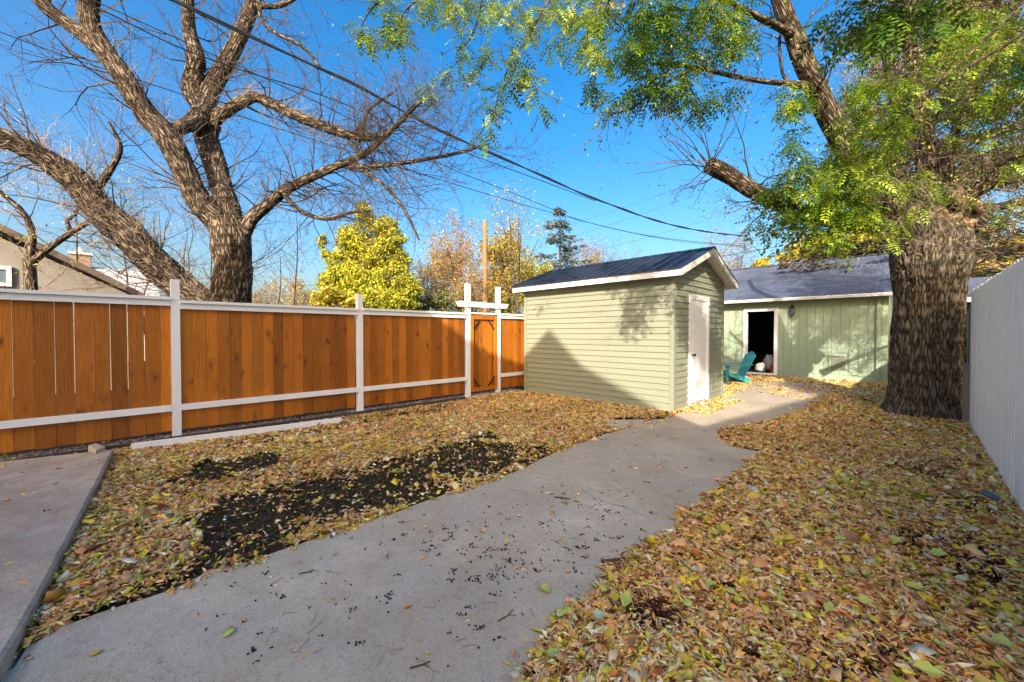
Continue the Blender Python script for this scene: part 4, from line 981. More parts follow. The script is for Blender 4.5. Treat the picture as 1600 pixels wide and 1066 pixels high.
LR([(1500, 415, 7.2, 30), (1540, 402, 7.2, 16), (1580, 392, 7.2, 12), (1640, 380, 7.2, 10)], 12)
LR([(1258, 132, 5.9, 12), (1200, 128, 5.6, 9), (1150, 120, 5.3, 8), (1100, 108, 5.1, 7), (1050, 102, 4.9, 6), (1020, 100, 4.8, 4)], 10)
LR([(1085, 108, 5.0, 6), (1050, 125, 4.9, 5), (1020, 145, 4.8, 4), (985, 170, 4.7, 3), (950, 180, 4.7, 2)], 8)
LR([(1240, 55, 5.8, 14), (1150, 10, 5.2, 10), (1050, -20, 4.7, 8), (900, -40, 4.3, 7), (760, -30, 4.1, 5), (650, -20, 4.0, 3)], 10)
LR([(900, -38, 4.3, 5), (858, 0, 4.3, 4), (835, 40, 4.3, 4), (818, 70, 4.3, 3), (802, 90, 4.3, 2.5), (785, 130, 4.3, 2), (770, 180, 4.3, 1.5)], 6)
LR([(760, -30, 4.1, 4), (740, 50, 4.2, 3), (715, 80, 4.2, 2)], 6)
LR([(650, -20, 4.0, 3), (590, 5, 4.1, 3), (566, 40, 4.1, 2), (568, 60, 4.1, 1.5)], 6)
LR([(700, -28, 4.0, 3), (640, 10, 4.1, 2.5), (618, 50, 4.1, 1.5)], 6)
LR([(960, -30, 4.4, 4), (950, 20, 4.4, 3), (985, 55, 4.5, 2)], 6)
LR([(1248, 140, 5.9, 8), (1225, 120, 5.8, 6), (1218, 70, 5.8, 5), (1222, 30, 5.8, 3)], 8)
LR([(1640, -60, 4.6, 6), (1590, 15, 4.7, 6), (1530, 70, 4.8, 6), (1430, 160, 5.0, 5), (1380, 205, 5.1, 4), (1340, 240, 5.2, 3)], 8)
LR([(1640, 20, 4.8, 7), (1580, 65, 5, 7), (1500, 115, 5.1, 6), (1425, 180, 5.2, 5)], 8)
bk.build('limbs', 'bark_brown', big); bk = Bark()  # limbs take the darker bark, which puts their shade into the colour
# burl: knotted pruning scars
def knob(cx, cy, d, wpx, mdir, s):
    c_ = at(cx, cy, d); r_ = rad(cx, wpx, d); dv = Vector(mdir).normalized()
    bk.limb([(*(c_ - dv * r_ * 1.2), r_ * .9), (*c_, r_ * 1.1), (*(c_ + dv * r_ * .8), r_ * .8), (*(c_ + dv * r_ * 1.2), r_ * .3)], n=26, seg=.03, amp=.22, fr=7, lump=.3, seed=s)
for i, (cx, cy, wp) in enumerate(((1415, 355, 46), (1440, 335, 54), (1490, 340, 54), (1520, 335, 44), (1470, 312, 46), (1506, 312, 40), (1445, 300, 36))):
    knob(cx, cy, 6.75 + .1 * (i % 3), wp, (rng.normal() * .5, -.5, .6), 20 + i)
bk.build('burls', 'bark_grey', big)
for i, (cx, cy, wp, d_) in enumerate(((1466, 330, 18, 6.64), (1510, 346, 18, 6.62), (1492, 306, 22, 6.6), (1442, 362, 14, 6.66), (1424, 338, 14, 6.6), (1528, 322, 16, 6.54))):
    c_ = at(cx, cy, d_); r_ = rad(cx, wp, d_); dv = Vector((rng.normal() * .4, -.9, rng.normal() * .6)).normalized(); sc_ = Bark()
    sc_.limb([(*(c_ - dv * .16), r_ * 1.3), (*(c_ - dv * .02), r_ * 1.1), (*(c_ + dv * .015), r_ * .8), (*(c_ + dv * .005), r_ * .15)], n=28, seg=.018, amp=.30, fr=16, lump=1.5, seed=60 + i * 3.7)
    sc_.build('pruning_scar', 'cut_wood', big)
# shoots and twigs
tw = MB(); tips = []
sprout(tw, RL[:7], .16, (.5, 1.3), 2, tips, frac=(.12, 1), rmax=.014, kids=(4, 4), bias=(0, 0, .05))
sprout(tw, RL[7:], .16, (.3, .7), 1, tips, frac=(.1, 1), rmax=.006, kids=(4,), bias=(0, 0, -.15))
stub = at(1110, 258, 6.0)
for (ex, ey) in ((1030, 180), (1010, 212), (1045, 195), (1000, 240), (1080, 190), (1090, 175), (1130, 170), (1150, 195), (1060, 310), (1020, 150), (1115, 165), (1075, 330)):
    e = at(ex, ey, 6.0 + rng.uniform(-.5, .5)); grow(tw, stub + Vector(rng.normal(size=3)) * .04, e - stub, (e - stub).length, .011, 1, tips, wob=.10, kids=(5,), spread=.6, bias=(0, 0, 0))
tag(tw.build('twigs', 'twig', big, ctr=WL[big]), kind='stuff')
sh = MB(); t0 = []
for i in range(100):
    a = at(rng.uniform(1365, 1560), rng.uniform(285, 400), rng.uniform(6.3, 6.9)); grow(sh, a, Vector((rng.normal() * .6, -.4 + rng.normal() * .4, .5 + rng.normal() * .5)), rng.uniform(.2, .6), .005, 1, t0, wob=.4, kids=(4,), bias=(0, 0, .05))
for i in range(150):
    a = at(rng.uniform(1330, 1640), rng.uniform(60, 330), rng.uniform(6.2, 8.2)); grow(sh, a, Vector(rng.normal(size=3)), rng.uniform(.4, 1.0), .006, 1, t0, wob=.35, kids=(4,), bias=(0, 0, .0))
tag(sh.build('shoots', 'twig_tan', big, ctr=WL[big]), kind='stuff')
# pinnate leaves: clusters (px, py, rx, ry, depth, count)
def pinnate(name, parent, clusters, palette, wts, lf=.056, pairs=5, group_jit=.0, var=.2):
    Ps, Ds, Ns, Lx, Cs = [], [], [], [], []
    for (px_, py_, rx, ry, d, n_, *c__) in clusters:
        n_ = int(n_ * (1.75 if d < 5.15 else 2.7)); rx, ry = rx * .95, ry * .98; d = cd_(px_, d)
        pa, wt = (c__[0], c__[1]) if c__ else (palette, wts)
        sc0 = min(1.25, max(1.0, d / 4.3)); spurs = []
        for _ in range(max(2, n_ // 6)):
            a = rng.uniform(0, 6.28); q = math.sqrt(rng.random()); spurs.append(at(px_ + math.cos(a) * rx * q, py_ + math.sin(a) * ry * q - 6, d + rng.normal() * .2))
        for _ in range(n_):
            p = spurs[int(rng.integers(0, len(spurs)))] + Vector(rng.normal(size=3)) * .025
            az = rng.uniform(0, 6.28); D0 = Vector((math.cos(az), math.sin(az), rng.uniform(-1.3, .25))).normalized(); col = pal(1, pa, wt, var)[0]
            s = rng.uniform(.75, 1.2) * sc0; S = D0.cross(Vector((0, 0, 1)));  S = (S.normalized() + Vector((0, 0, rng.normal() * .3))).normalized(); Nn = S.cross(D0); cur = p.copy(); D1 = D0.copy()
            for k in range(pairs):
                cur = cur + D1 * .036 * s; D1 = (D1 + Vector((0, 0, -.13))).normalized()
                for sg in (-1, 1):
                    Ps.append(tuple(cur)); Ds.append(tuple(S * sg + D1 * .55 + Vector((0, 0, -.15 + rng.normal() * .1)))); Ns.append(tuple(Nn)); Lx.append(lf * s * (1 - abs(k - 2) * .08) * rng.uniform(.85, 1.1)); Cs.append(col)
            Ps.append(tuple(cur)); Ds.append(tuple(D1)); Ns.append(tuple(Nn)); Lx.append(lf * s); Cs.append(col)
    n_ = len(Ps); Lx = np.array(Lx); Cs = np.clip(np.array(Cs) * (1 + rng.normal(size=(n_, 1)) * .08), .004, .9)
    return tag(leaves_obj(name, np.array(Ps), np.array(Ds), np.array(Ns), Lx, Lx * .34, rng.uniform(0, .14, n_), Cs, 'foliage', parent, tuple(WL[parent])), kind='stuff')
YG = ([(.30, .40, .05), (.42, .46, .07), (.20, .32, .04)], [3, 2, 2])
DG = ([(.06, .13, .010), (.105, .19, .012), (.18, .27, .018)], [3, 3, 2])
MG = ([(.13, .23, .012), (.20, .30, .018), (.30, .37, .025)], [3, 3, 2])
CL = [
 (572, 75, 12, 22, 4.1, 14, *MG), (566, 45, 10, 14, 4.1, 6, *MG), (608, 35, 26, 26, 4.1, 34, *MG), (632, 60, 14, 16, 4.1, 12, *MG), (590, 8, 20, 12, 4.1, 10, *MG),
 (680, 12, 24, 22, 4.1, 24, *YG), (730, 8, 30, 20, 4.1, 30, *YG), (775, 18, 24, 26, 4.2, 34, *YG), (700, 35, 8, 8, 4.1, 4, *MG),
 (728, 72, 12, 18, 4.2, 12, *MG), (765, 90, 14, 18, 4.3, 15, *MG), (745, 122, 12, 12, 4.3, 10, *YG), (705, 110, 16, 10, 4.3, 8, *YG), (672, 140, 10, 10, 4.4, 8, *YG), (790, 150, 12, 14, 4.3, 12, *DG),
 (762, 175, 14, 16, 4.3, 14, *MG), (757, 205, 9, 14, 4.3, 8, *MG), (800, 95, 12, 14, 4.3, 10, *MG),
 (825, 30, 18, 30, 4.3, 34, *YG), (815, 110, 14, 16, 4.3, 14, *MG), (828, 140, 13, 18, 4.3, 16, *YG), (840, 172, 13, 12, 4.3, 8, *DG),
 (880, 15, 28, 24, 4.3, 44, *YG), (920, 40, 22, 44, 4.4, 80, *YG), (935, 85, 13, 18, 4.4, 20, *YG), (895, 75, 14, 20, 4.5, 14, *MG), (870, 65, 12, 20, 4.5, 10, *MG), (950, 20, 14, 20, 4.4, 16, *MG),
 (935, 140, 18, 20, 4.6, 22, *DG), (965, 175, 16, 10, 4.6, 12, *MG), (985, 140, 14, 14, 4.6, 12, *DG), (965, 100, 16, 16, 4.6, 10, *DG),
 (1020, 25, 30, 28, 4.7, 52, *DG), (1000, 75, 26, 26, 4.7, 46, *DG), (1060, 30, 36, 30, 4.7, 64, *DG), (1110, 25, 34, 28, 4.6, 56, *MG), (1140, 50, 32, 30, 4.5, 46, *MG), (1045, 70, 24, 18, 4.8, 26, *DG),
 (1090, 90, 24, 22, 4.9, 26, *MG), (1120, 95, 20, 20, 4.9, 18, *MG), (1065, 145, 24, 24, 4.9, 44, *DG), (1090, 165, 22, 14, 4.9, 22, *DG), (1125, 155, 20, 16, 5.0, 20, *DG), (1010, 115, 20, 16, 4.8, 24, *DG), (1015, 150, 16, 14, 4.8, 14, *DG), (1170, 15, 22, 16, 4.5, 12, *DG), (1175, 60, 10, 20, 4.8, 5, *DG),
 (1245, 150, 20, 16, 5.6, 18, *MG), (1235, 180, 20, 18, 5.6, 22, *MG), (1228, 225, 16, 20, 5.6, 18, *DG), (1260, 260, 30, 20, 5.6, 20, *MG), (1240, 290, 30, 20, 5.7, 40, *MG), (1290, 300, 26, 34, 5.8, 60, *MG),
 (1320, 250, 34, 40, 5.9, 80, *MG), (1330, 330, 40, 40, 5.9, 90, *MG), (1265, 345, 34, 26, 5.8, 44, *DG), (1300, 370, 26, 16, 5.8, 22, *MG), (1215, 300, 30, 22, 5.9, 18, *DG), (1225, 345, 22, 26, 5.9, 14, *DG), (1180, 350, 20, 14, 6.0, 5, *DG),
 (1330, 190, 22, 22, 5.4, 22, *YG), (1345, 150, 26, 22, 5.2, 26, *MG), (1340, 60, 26, 24, 2.7, 14, *DG), (1290, 30, 34, 18, 2.7, 14, *DG), (1380, 30, 44, 26, 2.6, 42, *DG), (1440, 20, 50, 22, 2.7, 42, *DG), (1500, 40, 44, 26, 4.2, 30, *MG),
 (1400, 130, 44, 30, 5.0, 34, *MG), (1430, 170, 44, 26, 5.2, 26, *MG), (1375, 225, 34, 30, 5.3, 32, *MG), (1360, 270, 34, 28, 5.5, 40, *YG), (1480, 110, 44, 34, 5.4, 24, *MG), (1540, 60, 50, 40, 5.4, 50, *YG), (1560, 150, 50, 24, 5.6, 20, *MG), (1410, 290, 20, 14, 5.8, 8, *YG),
 (1440, 330, 18, 10, 5.8, 3, *YG), (1380, 385, 10, 14, 5.8, 6, *YG), (1405, 345, 20, 16, 5.9, 7, *MG), (1480, 322, 26, 16, 5.9, 5, *YG), (1450, 280, 30, 20, 5.8, 8, *MG), (1565, 330, 14, 12, 5.8, 5, *YG), (1520, 220, 44, 24, 6.2, 10, *YG), (1590, 240, 30, 30, 6, 14, *YG)]
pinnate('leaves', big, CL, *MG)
# dead leaf and seed clumps in the crown
n_ = 60000; px_ = rng.uniform(1300, 1660, n_); py_ = rng.uniform(-120, 360, n_); dd = rng.uniform(6.2, 9.5, n_)
k1 = vnoise(px_, py_ + dd * 20, 1 / 26., 3); keep = (k1 > .52) & (px_ > 1300 + np.maximum(0, 60 - (py_ - 60)) * .4)
Pn = np.array([tuple(at(a, b_, c_)) for a, b_, c_ in zip(px_[keep], py_[keep], dd[keep])]); m_ = len(Pn); Lf = rng.uniform(.025, .055, m_)
Dn = rdir(m_); Dn[:, 2] -= .8
tag(leaves_obj('dead_leaves', Pn, Dn, rdir(m_), Lf, Lf * .45, rng.uniform(0, .4, m_), pal(m_, [(.30, .19, .10), (.40, .28, .16), (.18, .11, .06), (.33, .32, .07), (.18, .24, .05)], [3, 3, 2, 3, 2], .25), 'foliage', big, tuple(WL[big])), kind='stuff')
# simple rounded leaves hanging round the cut stub
px_, py_ = rng.uniform(1165, 1330, 1700), rng.uniform(285, 425, 1700); kk = ((py_ < 250 + (px_ - 1165) * 1.1) | (py_ < 400)) & (vnoise(px_, py_, 1 / 15., 8) > .36 + np.clip((1230 - px_) / 260, 0, .3)) & (py_ > 270 + (px_ - 1120) * .35)
Pn = np.array([tuple(at(a, b_, c_)) for a, b_, c_ in zip(px_[kk], py_[kk], rng.normal(6.1, .35, int(kk.sum())))]); m_ = len(Pn); Dn = rdir(m_); Dn[:, 2] -= .9; Lf = rng.uniform(.05, .085, m_)
tag(leaves_obj('stub_leaves', Pn, Dn, rdir(m_), Lf, Lf * .62, rng.uniform(0, .2, m_), pal(m_, [(.05, .09, .02), (.10, .17, .03), (.16, .10, .05), (.22, .28, .05)], [4, 3, 1, 2], .2), 'foliage', big, tuple(WL[big])), kind='stuff')
# crown clumps, mostly out of view, added to shade garage, trunk and shed door
cen = np.array([(2.6, 8.0, 5.9), (1.4, 9.8, 4.9), (3.3, 6.9, 6.9), (1.0, 10.6, 5.8), (2.2, 9.0, 7.2), (3.6, 8.2, 5.0), (2.5, 5.4, 3.9), (3.3, 4.0, 4.9), (.1, 3.0, 4.35), (.5, 2.2, 4.6)]); rad_ = np.array([1.5, 1.1, 1.3, 1.1, 1.4, 1.0, .7, .7, .7, .6]); cl = []
for c_, r_ in zip(cen, rad_):
    q = c_ + rdir(46) * (rng.random((46, 1)) ** .4) * r_ * np.array([1, 1, .8]); cl.append(q)
cl = np.vstack(cl); m_ = 56000; Pn = cl[rng.integers(0, len(cl), m_)] + rng.normal(size=(m_, 3)) * .115; Lf = rng.uniform(.045, .075, m_)
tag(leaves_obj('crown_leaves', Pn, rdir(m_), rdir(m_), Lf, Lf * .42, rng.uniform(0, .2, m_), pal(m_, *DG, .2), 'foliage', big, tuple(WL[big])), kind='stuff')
# small loose leaves round the stub and along the twigs
crown_leaves('sparse_leaves', big, tips, .30, .040, GREENS + YELL[:1] + [(.2, .1, .05)], [3, 3, 2, 3, 1, 2], jit=.05, lv=(0,), ratio=.6)

# ================================================================== WIRES AND POLE
def wire(pts, d0, d1, rpx, label, twist=0, n=40, name='power_line'):
    x0, x1 = pts[0][0], pts[-1][0]; w_ = []
    for px_, py_ in pts:
        k = (px_ - x0) / (x1 - x0); w_.append((*at(px_, py_, 1 / ((1 - k) / d0 + k / d1)), 0))
    q = spline(w_, .25); mb = MB()
    r_ = np.array([rpx * d0 / FPX * .5] * len(q))
    if twist:
        for ph in (0, math.pi):
            al = np.arange(len(q)) * .25; off = np.stack([0 * al, np.cos(al * twist + ph) * r_ * 1.1, np.sin(al * twist + ph) * r_ * 1.1], 1)
            mb.tube([tuple(a) for a in (q[:, :3] + off)], list(r_), 5)
    else: mb.tube([tuple(a[:3]) for a in q], list(r_), 5)
    return tag(mb.build(name, 'cable_rubber', None, smooth=True), label, 'power line')
wire([(235, -16), (270, 0), (400, 61), (480, 98), (560, 135), (640, 180), (700, 210), (780, 245), (850, 276), (910, 303), (960, 322), (1010, 340), (1060, 354), (1110, 363), (1160, 369)], 5.2, 16, 3.6, 'thick twisted black service cable, the uppermost one crossing the sky', 2.2)
wire([(80, -24), (120, -2), (185, 28), (270, 70), (340, 97), (400, 117), (500, 148), (600, 188), (700, 228), (790, 262), (850, 284), (930, 314)], 5.6, 13, 2.4, 'thin black cable just below the thick twisted one, meeting it above the shed')
wire([(100, -20), (400, 116), (470, 148), (560, 192), (640, 232), (710, 266), (800, 301), (860, 326), (900, 342), (960, 358), (1030, 372), (1090, 380), (1160, 385)], 5.7, 17, 1.8, 'thin black cable sagging to the left above the shed roof ridge')
wire([(-60, 28), (0, 50), (100, 87), (200, 120), (300, 153), (400, 190), (480, 215), (560, 241), (640, 266), (720, 291), (800, 315), (850, 329), (920, 348), (1000, 366), (1080, 377), (1160, 384)], 5.9, 17.5, 1.8, 'lowest of the thin black cables crossing the bare tree crown')
wire([(1095, 405), (1150, 397), (1200, 388), (1260, 376), (1330, 360)], 17, 14, .7, 'short thin cable rising right from behind the shed peak')
for i, (a, b_, lab) in enumerate((((880, 355), (1090, 283), 'faint upper far wire in the sky right of the spruce'), ((900, 368), (1090, 303), 'faint middle far wire in the sky right of the spruce'), ((905, 398), (1100, 345), 'faint lowest far wire above the shed roof'))):
    wire([a, ((a[0] + b_[0]) / 2, (a[1] + b_[1]) / 2 + 2), b_], 34, 34, .35, lab)
b = at(758, 500, 20); mb = MB(); top = at(757, 346, 20)
mb.tube([(b.x, b.y, 0), (b.x, b.y, top.z * .5), (b.x, b.y, top.z)], [.15, .14, .115], 12)
pole = tag(mb.build('utility_pole', 'pole_wood', None, smooth=False), 'orange brown wooden utility pole rising behind the gate arbour', 'utility pole')

# ================================================================== LEAF LITTER
def dens_mask(x, y):
    return np.ones(len(x))
def wpoly(pp): return [(G(*p).x, G(*p).y) for p in pp]
soilA = wpoly([(238, 762), (285, 738), (335, 718), (400, 706), (448, 704), (462, 722), (452, 742), (400, 752), (330, 762), (270, 772)])
soilB = wpoly([(285, 812), (330, 780), (400, 765), (500, 742), (580, 722), (645, 706), (700, 694), (735, 678), (780, 676), (815, 692), (860, 708), (860, 720), (800, 742), (700, 778), (560, 822), (470, 852), (400, 880), (330, 896), (205, 946), (140, 970), (150, 955), (235, 915), (270, 885), (350, 845), (300, 830)])
soilC = wpoly([(330, 700), (540, 652), (640, 640), (720, 622), (700, 640), (560, 668), (440, 690), (335, 712)])
mul = [wpoly(p) for p in ([(1370, 722), (1440, 716), (1500, 740), (1470, 752), (1400, 740)], [(1385, 830), (1450, 835), (1540, 862), (1600, 900), (1600, 930), (1500, 905), (1420, 870)], [(1480, 770), (1560, 790), (1580, 830), (1500, 800)], [(960, 930), (1040, 945), (1080, 990), (990, 975)], [(1280, 1010), (1400, 1020), (1420, 1066), (1290, 1066)], [(1340, 608), (1400, 606), (1395, 625), (1345, 640)])]
def edge_dist_ok(x, y, poly, lim):
    d = np.full(len(x), 9.0)
    for i in range(len(poly)):
        a, b_ = np.array(poly[i]), np.array(poly[(i + 1) % len(poly)]); ab = b_ - a; L2 = ab.dot(ab) + 1e-9
        t_ = np.clip(((x - a[0]) * ab[0] + (y - a[1]) * ab[1]) / L2, 0, 1); d = np.minimum(d, np.hypot(x - a[0] - t_ * ab[0], y - a[1] - t_ * ab[1]))
    return d < lim
def litter_density(x, y):
    xo, yo = x, y; x = x + (vnoise(xo, yo, 4.5, 31) - .5) * .30 * (yo > -50); y = y + (vnoise(xo, yo, 4.5, 33) - .5) * .30; f = np.ones(len(x)); jx, jy = x + rng.normal(size=len(x)) * .05, y + rng.normal(size=len(x)) * .05; x, y = xo, yo; onp = inpoly(x, y, PATH); ont = inpoly(x, y, TER)
    nearb = edge_dist_ok(x, y, PATH, .07)
    nn = vnoise(x, y, 5, 5); n2 = vnoise(x, y, 2.2, 9); n3 = vnoise(x, y, 14, 2)
    f[onp] = 0.0012; f[onp & nearb] = np.where(nn[onp & nearb] > .5, .26, .02)
    so = inpoly(jx, jy, soilA) | inpoly(jx, jy, soilB)
    f[so & ~onp] = (.03 + .5 * np.clip(((nn * .6 + n2 * .5 + n3 * .35)[so & ~onp] - .84) / .28, 0, 1) ** 1.3)
    so = inpoly(jx, jy, soilC); f[so & ~onp] *= np.where(nn[so & ~onp] > .6, .5, .15)
    for p in mul:
        k = inpoly(jx, jy, p) & ~onp; f[k] *= np.where(n3[k] > .6, .6, .16)
    f[ont] = np.where((n2[ont] > .86) & (nn[ont] > .6), .15, .004)
    f[(x < -6.68)] *= .12
    f[(x > WX - .0)] = 0; f[inpoly(x, y, [(SX0, SY0), (SX1, SY0), (SX1, SY1), (SX0, SY1)])] = 0; f[(y > GY) & (x > GX0) & (x < GX1)] = 0
    f[np.hypot(x - rb.x, y - rb.y) < .5] = 0
    pv_ = inpoly(x, y, wpoly([(940, 654), (1034, 653), (1046, 658), (1006, 671), (948, 670)])); f[pv_] = .04
    apron = (y > 10.4) & onp & (n2 > .45); f[apron] = .10
    edge = (y > 14.6) & (y < GY) & (x > -6) ; f[edge] = .9
    f[(x > -3.0) & (x < -2.55) & (y > 7.25) & (y < 9.3)] = .75
    f[(x < -4.2) & (y > 12)] *= .5
    return f
def scatter(n, xr, yr):
    x = rng.uniform(*xr, n); y = rng.uniform(*yr, n); k = rng.random(n) < litter_density(x, y); return x[k], y[k]
zones = [((-3.2, .62), (.5, 3.2), 5600, .038, .0085), ((-3.2, .62), (3.2, 4.6), 4600, .040, .010), ((-7.2, -1.6), (-1.4, 3.4), 4600, .036, .0095), ((-3.4, .62), (4.6, 8), 3900, .037, .010), ((-7.2, -3.4), (3.4, 7.1), 4000, .034, .0095), ((-3.4, -3.2), (3.4, 4.6), 2900, .042, .011), ((-4.6, .62), (8, 15.4), 1700, .047, .013), ((-.9, .62), (15.4, 19), 600, .07, .02)]
LP = [(.84, .52, .28), (.74, .37, .17), (.84, .42, .13), (.88, .66, .44), (.36, .15, .07), (.84, .64, .06), (.56, .58, .08), (.17, .055, .04), (.88, .80, .58), (.84, .50, .34)]
LW = [7, 4, 4, 4, 2.0, 2.8, 2.0, 1.3, 1.2, 2]
Pv, Lv, Wv, Cv, Dv, Nv = [], [], [], [], [], []
for xr, yr, dn, sz_, wd_ in zones:
    area = (xr[1] - xr[0]) * (yr[1] - yr[0]); x, y = scatter(int(area * dn * 1.75), xr, yr); m_ = len(x)
    lump = vnoise(x, y, 3.5, 4) * .022 + vnoise(x, y, 11, 6) * .014
    onp = inpoly(x, y, PATH); z = np.where(onp, .004 + rng.random(m_) * .006, np.where(inpoly(x, y, TER), .093, -.012 + lump + rng.random(m_) * .022))
    Pv.append(np.stack([x, y, z], 1)); Ls_ = sz_ * rng.lognormal(0, .38, m_); Lv.append(Ls_); Wv.append(wd_ * rng.lognormal(0, .35, m_) * 1.25)
    c_ = pal(m_, LP, LW, .2)
    tone = vnoise(x, y, 1.3, 12)[:, None]; yl = vnoise(x, y, 2.5, 15) > .74
    sw = yl & (rng.random(m_) < .25); c_[sw] = pal(int(sw.sum()), [(.52, .40, .045), (.38, .38, .06)], [1, 1], .15)
    c_ *= (.82 + .36 * tone); Cv.append(c_)
    a = rng.uniform(0, 6.283, m_); tl = rng.normal(size=m_) * .2; Dv.append(np.stack([np.cos(a), np.sin(a), tl], 1))
    Nv.append(np.stack([rng.normal(size=m_) * .35, rng.normal(size=m_) * .35, np.ones(m_)], 1))
P, D, N = np.vstack(Pv), np.vstack(Dv), np.vstack(Nv); Lq, Wq, Cq = map(np.concatenate, (Lv, Wv, Cv))
print('litter', len(P))
Wq *= .80; Cq = np.clip(Cq * np.array([1.10, 1.06, .96]), 0, .92); big_ = rng.random(len(P)) < .035; Wq[big_] *= 2.6; Lq[big_] *= 1.15; Cq[big_] = pal(int(big_.sum()), [(.80, .62, .06), (.60, .60, .12), (.82, .76, .50), (.62, .34, .12), (.35, .16, .08)], [3, 3, 2, 2, 1], .2); thin_ = rng.random(len(P)) < .12; Wq[thin_] *= .28; Lq[thin_] *= 1.3
o = leaves_obj('leaf_litter', P, D, N, Lq, Wq, rng.normal(size=len(P)) * .42, Cq, 'litter')
tag(o, 'thick carpet of dry tan, brown and yellow fallen leaves over both beds', 'fallen leaves', kind='stuff')
# grass clippings and mulch on the bare patches
x = rng.uniform(-6.7, -1.2, 90000); y = rng.uniform(-.5, 6.5, 90000); k = (inpoly(x, y, soilA) | inpoly(x, y, soilB) | inpoly(x, y, soilC)) & ~inpoly(x, y, PATH); x, y = x[k][:42000], y[k][:42000]; m_ = len(x)
D = rdir(m_); D[:, 2] = np.abs(D[:, 2]) * .9
o = leaves_obj('grass', np.stack([x, y, np.full(m_, -.02)], 1), D, rdir(m_), rng.uniform(.02, .055, m_), np.full(m_, .004), rng.uniform(0, .2, m_), pal(m_, [(.06, .07, .025), (.04, .045, .02), (.12, .10, .05), (.24, .18, .10)], [4, 3, 3, 2], .3), 'litter')
tag(o, 'sparse dark trampled grass on the bare soil patches', 'grass', kind='stuff')
xc, yc = rng.uniform(-6.7, -1.2, 26000), rng.uniform(-.5, 6.5, 26000); k = (inpoly(xc, yc, soilA) | inpoly(xc, yc, soilB) | inpoly(xc, yc, soilC)) & ~inpoly(xc, yc, PATH); xc, yc = xc[k], yc[k]; m_ = len(xc)
o = pebbles('soil_clods', np.stack([xc, yc, rng.uniform(-.03, -.012, m_)], 1), (rng.random(m_) ** 3 * .018 + .004)[:, None], pal(m_, [(.06, .045, .03), (.09, .07, .05), (.035, .028, .02)], [3, 2, 3], .2), 'pebble')
tag(o, 'crumbly dark soil showing in bare patches of the left bed', 'soil', kind='stuff')
xs, ys = [], []
for p in mul:
    p = np.array(p); x = rng.uniform(p[:, 0].min(), p[:, 0].max(), 2500); y = rng.uniform(p[:, 1].min(), p[:, 1].max(), 2500); k = inpoly(x, y, p) & ~inpoly(x, y, PATH) & (x < WX); xs.append(x[k]); ys.append(y[k])
x, y = np.concatenate(xs), np.concatenate(ys); m_ = len(x); a = rng.uniform(0, 6.28, m_)
o = leaves_obj('mulch', np.stack([x, y, rng.uniform(-.012, .018, m_)], 1), np.stack([np.cos(a), np.sin(a), rng.normal(size=m_) * .3], 1), rdir(m_, 2), rng.uniform(.02, .05, m_), rng.uniform(.006, .014, m_), rng.uniform(0, .1, m_), pal(m_, [(.06, .02, .016), (.10, .03, .02), (.04, .018, .014)], [3, 2, 2], .25), 'litter')
tag(o, 'dark red wood mulch showing through the leaves', 'mulch', kind='stuff')
# large bright leaves lying singly on top
def big_leaf(name, L_, W_, cup, lob=0):
    vs, fs = [(0, 0, 0)], []; nseg = 6; left, right, mid = [], [], []
    for i in range(1, nseg):
        t_ = i / nseg; wv = W_ * .5 * math.sin(math.pi * t_ ** .8) * (1 + (.3 if lob and i % 2 else 0)); x_ = L_ * t_; z_ = cup * L_ * (t_ - .5) ** 2
        mid.append(len(vs)); vs.append((x_, 0, z_)); left.append(len(vs)); vs.append((x_ + .002 * (i % 2), wv, z_ + cup * wv * .9)); right.append(len(vs)); vs.append((x_, -wv, z_ + cup * wv * .7))
    tip = len(vs); vs.append((L_, 0, cup * L_ * .3))
    fs += [(0, mid[0], left[0]), (0, right[0], mid[0]), (mid[-1], tip, left[-1]), (mid[-1], right[-1], tip)]
    for i in range(nseg - 2): fs += [(mid[i], mid[i + 1], left[i + 1], left[i]), (right[i], right[i + 1], mid[i + 1], mid[i])]
    s = len(vs); vs += [(-.02, .0008, .002), (-.02, -.0008, .002)]; fs.append((0, s, s + 1))
    me = bpy.data.meshes.new(name); me.from_pydata(vs, [], fs); me.update(); return me
kinds = []
for mt in ('leaf_yellow', 'leaf_lime', 'leaf_pale', 'leaf_brown'):
    for sp in ((.075, .038, .3, 0), (.085, .05, .6, 1), (.06, .045, -.3, 0)):
        me = big_leaf('leaf', *sp); me.materials.append(M[mt]); kinds.append((mt, me))
fixed = [(346, 997, 1), (842, 917, 1), (812, 922, 1), (845, 760, 2), (850, 773, 2), (925, 915, 2), (935, 888, 1), (948, 886, 0), (1028, 858, 0), (1003, 886, 0), (898, 948, 1), (880, 978, 1), (868, 1030, 1), (952, 1013, 0), (818, 1040, 3), (160, 1020, 0), (500, 790, 1), (1035, 918, 1), (1082, 955, 1), (1150, 880, 0), (1140, 843, 0), (1105, 932, 1), (1240, 905, 1), (1355, 905, 1), (1330, 890, 0), (1215, 950, 1), (1255, 985, 1), (1400, 980, 0), (1470, 1020, 1), (1580, 960, 0), (1580, 1020, 1), (1500, 920, 2), (1300, 810, 2), (145, 830, 0), (100, 900, 1), (640, 815, 2), (1275, 1060, 0), (1470, 1000, 1)]
cnt = 0
